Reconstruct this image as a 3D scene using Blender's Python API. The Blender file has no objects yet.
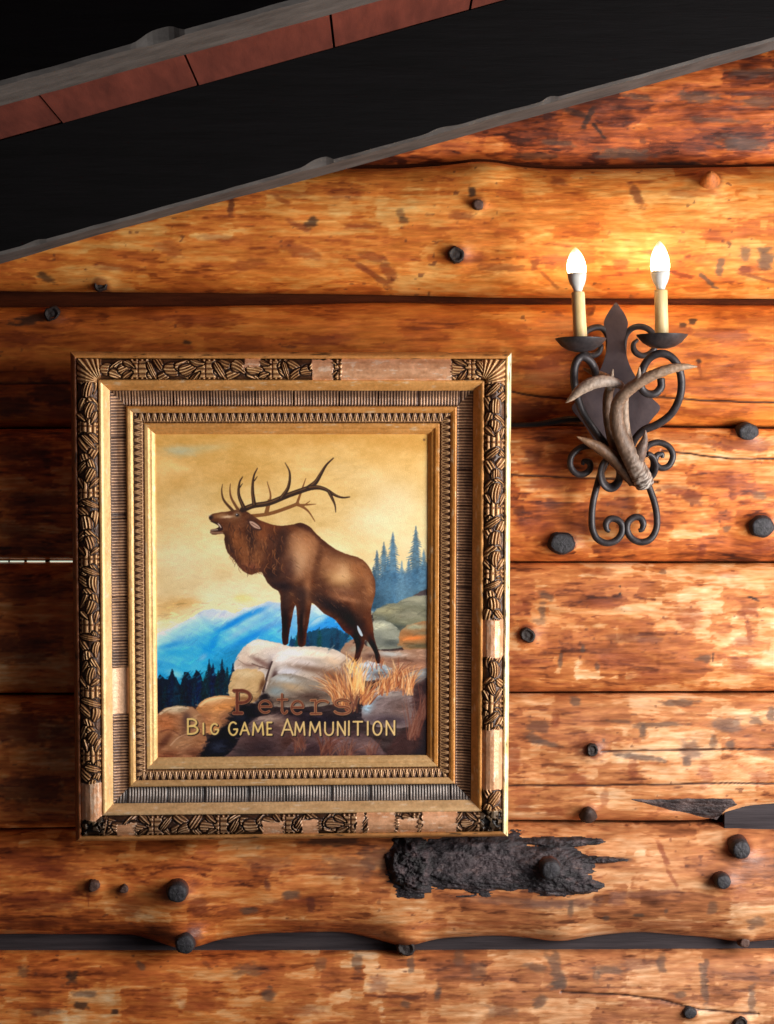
import bpy, math, random
import numpy as np

# ------------------------------------------------------------------ basics
D = 4.0            # camera distance from the log wall
ZC = 1.9           # camera height
COL = bpy.context.scene.collection
rng = np.random.RandomState(7)

def P(px, py, y=0.0):
    """photo measurement -> world point at depth y (wall front = 0, towards the room = negative)"""
    s = 0.0005 * (D + y)
    return ((px - 387.0) * s, y, ZC + (512.0 - py) * s)

def lin(c):
    c = np.asarray(c, float) / 255.0
    return np.where(c <= 0.04045, c / 12.92, ((c + 0.055) / 1.055) ** 2.4)

def L4(c):
    v = lin(c)
    return (float(v[0]), float(v[1]), float(v[2]), 1.0)

# ------------------------------------------------------------------ noise
def vnoise(x, y, seed):
    r = np.random.RandomState(seed)
    tab = r.rand(256, 256)
    xi = np.floor(x).astype(int); yi = np.floor(y).astype(int)
    fx = x - xi; fy = y - yi
    fx = fx * fx * (3 - 2 * fx); fy = fy * fy * (3 - 2 * fy)
    a = tab[yi & 255, xi & 255]; b = tab[yi & 255, (xi + 1) & 255]
    c = tab[(yi + 1) & 255, xi & 255]; d = tab[(yi + 1) & 255, (xi + 1) & 255]
    return (a * (1 - fx) + b * fx) * (1 - fy) + (c * (1 - fx) + d * fx) * fy

def fbm(x, y, seed, octv=4, gain=0.5):
    t = 0; amp = 1; tot = 0
    for k in range(octv):
        t = t + amp * vnoise(x * 2 ** k + 17.3 * k, y * 2 ** k + 5.1 * k, seed + k)
        tot += amp; amp *= gain
    return t / tot

def sstep(a, b, x):
    t = np.clip((x - a) / (b - a), 0, 1)
    return t * t * (3 - 2 * t)

def ramp(t, stops):
    xs = [s[0] for s in stops]
    cs = np.array([s[1] for s in stops], float)
    return np.stack([np.interp(t, xs, cs[:, k]) for k in range(3)], -1)

# ------------------------------------------------------------------ meshes and objects
def link(o, parent=None):
    COL.objects.link(o)
    if parent is not None:
        o.parent = parent
    return o

def mesh_obj(name, verts, faces, mat, parent=None, colors=None, smooth=True):
    me = bpy.data.meshes.new(name)
    verts = np.asarray(verts, np.float32).reshape(-1, 3)
    if isinstance(faces, np.ndarray) and faces.ndim == 2:
        n = faces.shape[0]; k = faces.shape[1]
        me.vertices.add(len(verts)); me.vertices.foreach_set('co', verts.ravel())
        me.loops.add(n * k); me.loops.foreach_set('vertex_index', faces.astype(np.int32).ravel())
        me.polygons.add(n)
        me.polygons.foreach_set('loop_start', np.arange(0, n * k, k, dtype=np.int32))
        me.polygons.foreach_set('loop_total', np.full(n, k, np.int32))
        me.update(calc_edges=True)
    else:
        me.from_pydata([tuple(map(float, v)) for v in verts], [], [tuple(map(int, f)) for f in faces])
    me.polygons.foreach_set('use_smooth', np.full(len(me.polygons), bool(smooth)))
    if colors is not None:
        colors = np.asarray(colors, np.float32).reshape(-1, 3)
        a = me.color_attributes.new('paint', 'FLOAT_COLOR', 'POINT')
        rgba = np.ones((len(verts), 4), np.float32); rgba[:, :3] = colors
        a.data.foreach_set('color', rgba.ravel())
    me.validate()
    me.materials.append(mat)
    return link(bpy.data.objects.new(name, me), parent)

def grid_faces(nr, nc, off=0, keep=None):
    i = np.arange(nr * nc).reshape(nr, nc) + off
    f = np.stack([i[:-1, :-1], i[:-1, 1:], i[1:, 1:], i[1:, :-1]], -1)
    if keep is not None:
        return f[keep]
    return f.reshape(-1, 4)

def compact(v, f, c=None):
    used = np.unique(f)
    m = np.full(len(v), -1); m[used] = np.arange(len(used))
    return v[used], m[f], (None if c is None else c[used])

def empty(name, loc, label=None, cat=None, rot=(0, 0, 0)):
    o = bpy.data.objects.new(name, None)
    o.location = loc; o.rotation_euler = rot; o.empty_display_size = 0.05
    link(o)
    if label: o['label'] = label
    if cat: o['category'] = cat
    return o

class MB:
    """collects tubes, lathes and prisms into one mesh"""
    def __init__(self): self.v = []; self.f = []; self.c = []
    def add(self, v, f, c=None):
        o = len(self.v)
        self.v += [tuple(p) for p in v]; self.f += [tuple(i + o for i in q) for q in f]
        self.c += [tuple(c)] * len(v) if c is not None and np.ndim(c) == 1 else ([tuple(k) for k in c] if c is not None else [(1, 1, 1)] * len(v))
    def tube(self, pts, rad, seg=12, per=6, flat=1.0, colfn=None, rough=0.0, seed=0, ax=None):
        pts = np.array(pts, float)
        rad = np.full(len(pts), rad, float) if np.isscalar(rad) else np.array(rad, float)
        pp, rr = crom(pts, per), crom(rad[:, None], per)[:, 0]
        n = len(pp)
        t = np.gradient(pp, axis=0); t /= np.linalg.norm(t, axis=1)[:, None] + 1e-9
        nrm = np.cross(t[0], (0, 1, 0)); 
        if np.linalg.norm(nrm) < 1e-3: nrm = np.cross(t[0], (1, 0, 0))
        nrm /= np.linalg.norm(nrm)
        r = np.random.RandomState(seed)
        V = []; C = []
        for i in range(n):
            nrm = nrm - t[i] * np.dot(nrm, t[i]); nrm /= np.linalg.norm(nrm)
            b = np.cross(t[i], nrm)
            for k in range(seg):
                a = 2 * math.pi * k / seg
                q = rr[i] * (1 + rough * (r.rand() - .5))
                V.append(pp[i] + nrm * math.cos(a) * q + b * math.sin(a) * q * flat)
                if colfn: C.append(colfn(i / (n - 1), k / seg, r))
        F = []
        for i in range(n - 1):
            for k in range(seg):
                k2 = (k + 1) % seg
                F.append((i * seg + k, i * seg + k2, (i + 1) * seg + k2, (i + 1) * seg + k))
        F.append(tuple(range(seg - 1, -1, -1))); F.append(tuple((n - 1) * seg + k for k in range(seg)))
        self.add(V, F, C if colfn else None)
        return self
    def lathe(self, c, prof, seg=28, tilt=(0, 0)):
        V = []; F = []
        for (r_, z_) in prof:
            for k in range(seg):
                a = 2 * math.pi * k / seg
                V.append((c[0] + r_ * math.cos(a) + tilt[0] * z_, c[1] + r_ * math.sin(a) + tilt[1] * z_, c[2] + z_))
        for i in range(len(prof) - 1):
            for k in range(seg):
                k2 = (k + 1) % seg
                F.append((i * seg + k, i * seg + k2, (i + 1) * seg + k2, (i + 1) * seg + k))
        F.append(tuple(range(seg - 1, -1, -1))); F.append(tuple((len(prof) - 1) * seg + k for k in range(seg)))
        self.add(V, F)
        return self
    def box(self, x0, x1, y0, y1, z0, z1):
        v = [(x, y, z) for z in (z0, z1) for y in (y0, y1) for x in (x0, x1)]
        self.add(v, [(0, 2, 3, 1), (4, 5, 7, 6), (0, 1, 5, 4), (2, 6, 7, 3), (0, 4, 6, 2), (1, 3, 7, 5)])
        return self
    def build(self, name, mat, parent=None, smooth=True):
        return mesh_obj(name, self.v, self.f, mat, parent, np.array(self.c), smooth)

def crom(p, per):
    """Catmull-Rom through the points"""
    p = np.asarray(p, float)
    q = np.vstack([2 * p[0] - p[1], p, 2 * p[-1] - p[-2]])
    out = []
    for i in range(1, len(q) - 2):
        for k in range(per):
            t = k / per
            out.append(0.5 * (2 * q[i] + (q[i + 1] - q[i - 1]) * t + (2 * q[i - 1] - 5 * q[i] + 4 * q[i + 1] - q[i + 2]) * t * t
                              + (3 * q[i] - q[i - 1] - 3 * q[i + 1] + q[i + 2]) * t ** 3))
    out.append(p[-1])
    return np.array(out)

# ------------------------------------------------------------------ materials
def mat_new(name):
    m = bpy.data.materials.new(name); m.use_nodes = True
    nt = m.node_tree
    return m, nt, nt.nodes['Principled BSDF']

def mat_paint(name, rough=0.5, metal=0.0, spec=0.5, fine=None, bump=0.0, bscale=(60, 60, 60), var=0.0, coat=0.0, rvar=0.0):
    """vertex paint times node noise, with a noise bump"""
    m, nt, b = mat_new(name)
    at = nt.nodes.new('ShaderNodeAttribute'); at.attribute_name = 'paint'
    tc = nt.nodes.new('ShaderNodeTexCoord')
    mp = nt.nodes.new('ShaderNodeMapping'); mp.inputs['Scale'].default_value = bscale
    nz = nt.nodes.new('ShaderNodeTexNoise'); nz.inputs['Scale'].default_value = 1.0
    nz.inputs['Detail'].default_value = 5; nz.inputs['Roughness'].default_value = 0.62
    nt.links.new(tc.outputs['Object'], mp.inputs['Vector']); nt.links.new(mp.outputs['Vector'], nz.inputs['Vector'])
    if var > 0:
        mr = nt.nodes.new('ShaderNodeMapRange')
        mr.inputs['From Min'].default_value = 0.3; mr.inputs['From Max'].default_value = 0.7
        mr.inputs['To Min'].default_value = 1 - var; mr.inputs['To Max'].default_value = 1 + var
        nt.links.new(nz.outputs['Fac'], mr.inputs['Value'])
        vm = nt.nodes.new('ShaderNodeVectorMath'); vm.operation = 'SCALE'
        nt.links.new(at.outputs['Color'], vm.inputs[0]); nt.links.new(mr.outputs['Result'], vm.inputs['Scale'])
        nt.links.new(vm.outputs['Vector'], b.inputs['Base Color'])
    else:
        nt.links.new(at.outputs['Color'], b.inputs['Base Color'])
    if rvar > 0:
        m2 = nt.nodes.new('ShaderNodeMapRange')
        m2.inputs['From Min'].default_value = 0.3; m2.inputs['From Max'].default_value = 0.7
        m2.inputs['To Min'].default_value = rough - rvar; m2.inputs['To Max'].default_value = rough + rvar
        nt.links.new(nz.outputs['Fac'], m2.inputs['Value']); nt.links.new(m2.outputs['Result'], b.inputs['Roughness'])
    else:
        b.inputs['Roughness'].default_value = rough
    b.inputs['Metallic'].default_value = metal
    b.inputs['Specular IOR Level'].default_value = spec
    b.inputs['Coat Weight'].default_value = coat
    b.inputs['Coat Roughness'].default_value = 0.25
    if bump > 0:
        bp = nt.nodes.new('ShaderNodeBump'); bp.inputs['Strength'].default_value = 1.0
        bp.inputs['Distance'].default_value = bump
        nt.links.new(nz.outputs['Fac'], bp.inputs['Height']); nt.links.new(bp.outputs['Normal'], b.inputs['Normal'])
    return m

def mat_noise(name, c1, c2, rough=0.6, metal=0.0, scale=(8, 8, 8), bump=0.0, spec=0.5, detail=6):
    m, nt, b = mat_new(name)
    tc = nt.nodes.new('ShaderNodeTexCoord')
    mp = nt.nodes.new('ShaderNodeMapping'); mp.inputs['Scale'].default_value = scale
    nz = nt.nodes.new('ShaderNodeTexNoise'); nz.inputs['Scale'].default_value = 1
    nz.inputs['Detail'].default_value = detail; nz.inputs['Roughness'].default_value = 0.65
    cr = nt.nodes.new('ShaderNodeValToRGB')
    cr.color_ramp.elements[0].position = 0.32; cr.color_ramp.elements[1].position = 0.68
    cr.color_ramp.elements[0].color = L4(c1); cr.color_ramp.elements[1].color = L4(c2)
    nt.links.new(tc.outputs['Object'], mp.inputs['Vector']); nt.links.new(mp.outputs['Vector'], nz.inputs['Vector'])
    nt.links.new(nz.outputs['Fac'], cr.inputs['Fac']); nt.links.new(cr.outputs['Color'], b.inputs['Base Color'])
    b.inputs['Roughness'].default_value = rough; b.inputs['Metallic'].default_value = metal
    b.inputs['Specular IOR Level'].default_value = spec
    if bump > 0:
        bp = nt.nodes.new('ShaderNodeBump'); bp.inputs['Strength'].default_value = 1; bp.inputs['Distance'].default_value = bump
        nt.links.new(nz.outputs['Fac'], bp.inputs['Height']); nt.links.new(bp.outputs['Normal'], b.inputs['Normal'])
    return m

def mat_emit(name, col, strength):
    m, nt, b = mat_new(name)
    b.inputs['Base Color'].default_value = L4(col)
    b.inputs['Emission Color'].default_value = L4(col)
    b.inputs['Emission Strength'].default_value = strength
    return m

M_LOG = mat_paint('varnished_log', rough=0.42, spec=0.45, bump=0.0022, bscale=(14, 60, 95), var=0.22, rvar=0.08)
M_KNOT = mat_paint('knot_wood', rough=0.6, spec=0.4, bump=0.002, bscale=(160, 160, 160), var=0.25)
M_BARK = mat_paint('burnt_bark', rough=0.62, spec=0.45, bump=0.006, bscale=(60, 80, 140), var=0.4)
M_CHINK = mat_noise('dark_chinking', (46, 20, 12), (84, 40, 22), rough=0.95, spec=.05, scale=(6, 20, 60), bump=0.002)
M_CHINK2 = mat_noise('grey_chinking', (44, 40, 43), (72, 66, 69), rough=0.95, spec=.1, scale=(4, 20, 90), bump=0.002)
M_RAFT = mat_noise('black_stained_timber', (6, 6, 7), (14, 13, 15), rough=0.8, scale=(5, 40, 60), bump=0.0025, spec=0.15)
M_RAFTU = mat_noise('lit_timber_underside', (62, 58, 56), (96, 91, 88), rough=0.8, scale=(9, 30, 30), bump=0.002, spec=0.3)  # lighter grey: light bouncing up from below, painted into the timber
M_BOARD = mat_noise('red_brown_board', (92, 44, 35), (124, 62, 49), rough=0.7, scale=(26, 4, 26), bump=0.001, spec=0.3)
M_GOLD = mat_paint('worn_gilding', rough=0.40, metal=0.2, spec=0.5, bump=0.0007, bscale=(170, 170, 170), var=0.16)
M_CANVAS = mat_paint('oil_paint', rough=0.5, spec=0.3, bump=0.0005, bscale=(420, 420, 420), var=0.05)
M_IRON = mat_noise('wrought_iron', (44, 40, 42), (72, 66, 68), rough=0.48, metal=0.35, scale=(60, 60, 60), bump=0.001)
M_PLATE = mat_noise('iron_sheet', (66, 54, 58), (88, 74, 76), rough=0.5, metal=0.3, scale=(30, 30, 30), bump=0.0006)
M_ANTLER = mat_paint('antler_horn', rough=0.5, spec=0.4, bump=0.0025, bscale=(90, 90, 60), var=0.25)
M_CANDLE = mat_noise('cream_candle_sleeve', (222, 190, 130), (238, 212, 158), rough=0.45, scale=(60, 60, 25), bump=0.0006)
M_SOCKET = mat_noise('white_bulb_base', (206, 204, 200), (222, 220, 214), rough=0.4, scale=(20, 20, 20))
def mat_bulb():
    """lit frosted glass, brightest low in the bulb, fading to the clear tip"""
    m, nt, b = mat_new('lit_frosted_glass')
    tc = nt.nodes.new('ShaderNodeTexCoord'); sp = nt.nodes.new('ShaderNodeSeparateXYZ')
    mr = nt.nodes.new('ShaderNodeMapRange')
    mr.inputs['From Min'].default_value = .35; mr.inputs['From Max'].default_value = 1.0
    mr.inputs['To Min'].default_value = 1.0; mr.inputs['To Max'].default_value = 0.0
    pw = nt.nodes.new('ShaderNodeMath'); pw.operation = 'POWER'; pw.inputs[1].default_value = 3.0
    ma = nt.nodes.new('ShaderNodeMath'); ma.operation = 'MULTIPLY_ADD'; ma.inputs[1].default_value = 48.0; ma.inputs[2].default_value = 0.85
    nt.links.new(tc.outputs['Generated'], sp.inputs[0]); nt.links.new(sp.outputs['Z'], mr.inputs['Value'])
    nt.links.new(mr.outputs['Result'], pw.inputs[0]); nt.links.new(pw.outputs[0], ma.inputs[0])
    nt.links.new(ma.outputs[0], b.inputs['Emission Strength'])
    b.inputs['Base Color'].default_value = L4((250, 236, 206)); b.inputs['Emission Color'].default_value = L4((255, 218, 162))
    b.inputs['Roughness'].default_value = .2
    return m
M_BULB = mat_bulb()
M_DAY = mat_emit('daylight_crack', (226, 236, 214), 0.75)
M_CORD = mat_noise('black_rubber', (12, 12, 13), (20, 20, 22), rough=0.3, scale=(40, 40, 40))

# ------------------------------------------------------------------ log wall
class Log:
    def __init__(s, idx, top, bot, n, depth, front, seed, tone=0.0, contrast=1.0, red=0.0, knots=(), stains=(), cracks=(), bumps=(), npatch=170, dark=0.0, gold=0.0, left=.07, pale=0.0):
        s.idx = idx; s.top = top; s.bot = bot; s.n = n; s.depth = depth; s.front = front; s.seed = seed
        s.tone = tone; s.contrast = contrast; s.red = red; s.knots = knots; s.stains = stains; s.cracks = cracks
        s.bumps = bumps; s.npatch = npatch; s.dark = dark; s.gold = gold; s.left = left; s.pale = pale
    def edge(s, pts, x):
        xs = np.array([p[0] for p in pts], float); ys = np.array([p[1] for p in pts], float)
        e = 14.0   # smoothed interpolation
        return sum(np.interp(x + d, xs, ys) for d in (-e, -e / 2, 0, e / 2, e)) / 5.0
    def surf(s, X, v):
        """X in photo px at the wall plane, v -1 (top) .. 1 (bottom)"""
        t = s.edge(s.top, X); b = s.edge(s.bot, X)
        Y = (t + b) / 2 + v * (b - t) / 2
        av = np.clip(np.abs(v), 0, 1)
        y = s.front + s.depth * (1 - (1 - av ** s.n) ** (1 / s.n))
        y = y - 0.012 * (fbm(X / 170, Y / 60, s.seed + 50, 3) - 0.5) - 0.004 * (fbm(X / 40, Y / 22, s.seed + 60, 2) - 0.5)
        flat = fbm(X / 30, Y / 9, s.seed + 70, 2)
        y = y - 0.0018 * (flat - .5)
        for (bx, by, rx, ry, h) in s.bumps:
            y = y - h * np.exp(-((X - bx) / rx) ** 2 - ((Y - by) / ry) ** 2)
        for k in s.knots:
            bx, by, r = k[0], k[1], k[2]
            y = y - 0.0022 * r * 0.6 * np.exp(-((X - bx) / (r * 1.9)) ** 2 - ((Y - by) / (r * 1.5)) ** 2)
        return X, Y, y
    def at(s, px, py):
        t = float(s.edge(s.top, np.array([px]))[0]); b = float(s.edge(s.bot, np.array([px]))[0])
        v = (py - (t + b) / 2) / ((b - t) / 2)
        X, Y, y = s.surf(np.array([float(px)]), np.array([np.clip(v, -0.97, 0.97)]))
        return float(y[0])

WOOD = [(0.0, (66, 26, 14)), (0.2, (120, 54, 24)), (0.42, (186, 96, 42)), (0.6, (216, 128, 60)), (0.8, (236, 174, 114)), (1.0, (248, 214, 170))]

def wood_colour(s, X, Y):
    sd = s.seed
    wx = X + 14 * (fbm(X / 50, Y / 30, sd + 1, 2) - .5)
    wy = Y + 7 * (fbm(X / 90, Y / 26, sd + 2, 2) - .5)
    for k in s.knots:      # grain flows round the knots
        bx, by, r = k[0], k[1], k[2]
        g = np.exp(-((X - bx) / (r * 3.2)) ** 2 - ((Y - by) / (r * 2.6)) ** 2)
        wy = wy + (Y - by) * -0.55 * g
    streak = fbm(wx / 120, wy / 5.5, sd + 3, 3)
    fine = fbm(wx / 24, wy / 2.1, sd + 4, 3, 0.6)
    blot = fbm(wx / 46, wy / 17, sd + 5, 4, 0.6)
    fleck = fbm(wx / 9, wy / 2.6, sd + 6, 2)
    skin = fbm(wx / 52, wy / 13, sd + 7, 3, .55) + .34 * (fbm(wx / 11, wy / 1.9, sd + 8, 3, .6) - .5)   # where the inner bark was left on
    t = 0.53 + s.tone + s.contrast * (0.36 * (blot - .5) + 0.26 * (streak - .5) + 0.34 * (fine - .5) + 0.22 * (fleck - .5))
    t = t - s.left * sstep(420, 40, X)  # shading painted into the wood tone towards the left ends
    # scraped drawknife facets: short blocks with crisp ends and streaky long sides
    r = np.random.RandomState(sd + 9)
    y0, y1 = Y.min(), Y.max()
    jx = 5.0 * (fbm(X / 5, Y / 2.2, sd + 11, 2) - .5) * 2
    jy = 4.0 * (fbm(X / 12, Y / 4, sd + 12, 2) - .5) * 2
    for k in range(s.npatch):
        cx = r.uniform(-40, 815); cy = r.uniform(y0, y1)
        hw = r.uniform(4, 30) if k % 4 else r.uniform(24, 60); hh = r.uniform(2.5, 10) if k % 4 else r.uniform(8, 18)
        dv = r.choice([-1, -1, 1, 1]) * r.uniform(.04, .17) * s.contrast
        sel = np.abs(X[0] - cx) < hw + 12
        i0 = np.searchsorted(X[0], cx - hw - 12); i1 = np.searchsorted(X[0], cx + hw + 12)
        if i1 <= i0: continue
        xx = X[:, i0:i1] + jx[:, i0:i1] * .5; yy = Y[:, i0:i1] + jy[:, i0:i1]
        m = sstep(hw + 1.5, hw - 1.5, np.abs(xx - cx)) * sstep(hh + 2.5, hh - 2.5, np.abs(yy - cy))
        skin[:, i0:i1] += dv * 1.1 * m
        t[:, i0:i1] += dv * .45 * m * (0.55 + 0.9 * fine[:, i0:i1])
    left_on = sstep(.47, .55, skin)
    t += s.contrast * (.10 + .16 * fbm(X / 120, Y / 40, sd + 33, 2)) * (left_on - .5)
    # reddish-dark scale left in thin horizontal shreds
    shred = sstep(.60, .72, fbm(wx / 26, wy / 4.2, sd + 20, 4, .6) + .12 * (blot - .5))
    t -= 0.17 * shred * s.contrast * (1.2 - .7 * left_on)
    c = ramp(np.clip(t, 0, 1), WOOD)
    c = c * (1 - s.red * np.array([0.12, 0.42, 0.45])) * (1 + s.gold * np.array([.02, .03, -.20]))  # gold paints a warm lamp glow into the log colour
    c = c + (c.mean(-1, keepdims=True) * np.array([1.22, .98, .84]) - c) * s.pale * sstep(120, 620, X)[..., None]  # pale paints the varnish sheen in, growing towards the right
    c = np.clip(c, 0, 252)
    gr = np.array([58, 44, 42.])
    def into(m, col, k):
        nonlocal c
        c = c + (np.array(col, float) - c) * (np.clip(m, 0, 1) * k)[..., None]
    # small grey-brown specks
    sp = sstep(.80, .87, fbm(X / 7, Y / 4.5, sd + 30, 2)) * sstep(.45, .6, fbm(X / 60, Y / 40, sd + 31, 2))
    into(sp, (96, 52, 36), .6)
    nz = fbm(X / 6, Y / 3, sd + 40, 3) - .5
    for (sx, sy, rx, ry, ang, k, *cc) in s.stains:
        a = math.radians(ang); ca, sa = math.cos(a), math.sin(a)
        dx, dy = X - sx, Y - sy
        u = (dx * ca + dy * sa) / rx; w = (-dx * sa + dy * ca) / ry
        q = (np.abs(u) ** 3 + np.abs(w) ** 3) ** (1 / 3.) + 1.0 * nz + .5 * (fine - .5)
        into(sstep(1.2, .55, q), cc[0] if cc else gr, k * .9)
    for cr in s.cracks:
        xs = [p[0] for p in cr]; ys = [p[1] for p in cr]
        yc = np.interp(X, xs, ys) + 1.6 * (fbm(X / 22, X * 0, sd + 45, 3) - .5)
        m = sstep(1.5, .5, np.abs(Y - yc)) * (X > xs[0]) * (X < xs[-1])
        into(m, (46, 20, 12), .85)
    for k in s.knots:
        bx, by, r_ = k[0], k[1], k[2]
        q = np.sqrt(((X - bx) / (r_ * 1.45)) ** 2 + ((Y - by) / (r_ * 1.3)) ** 2) + .35 * nz
        into(sstep(1.3, .7, q), (104, 50, 28), .5)
    # even darkening over the whole log
    return c * (1 - s.dark)

xs_fine = np.arange(-40, 815, 1.25)
XS = np.concatenate([np.arange(-370, -40, 6.0), xs_fine, np.arange(816, 1150, 6.0)])
VS = np.sin(np.linspace(-1, 1, 144) * math.pi / 2 * 0.93) / math.sin(math.pi / 2 * 0.93)

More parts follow.
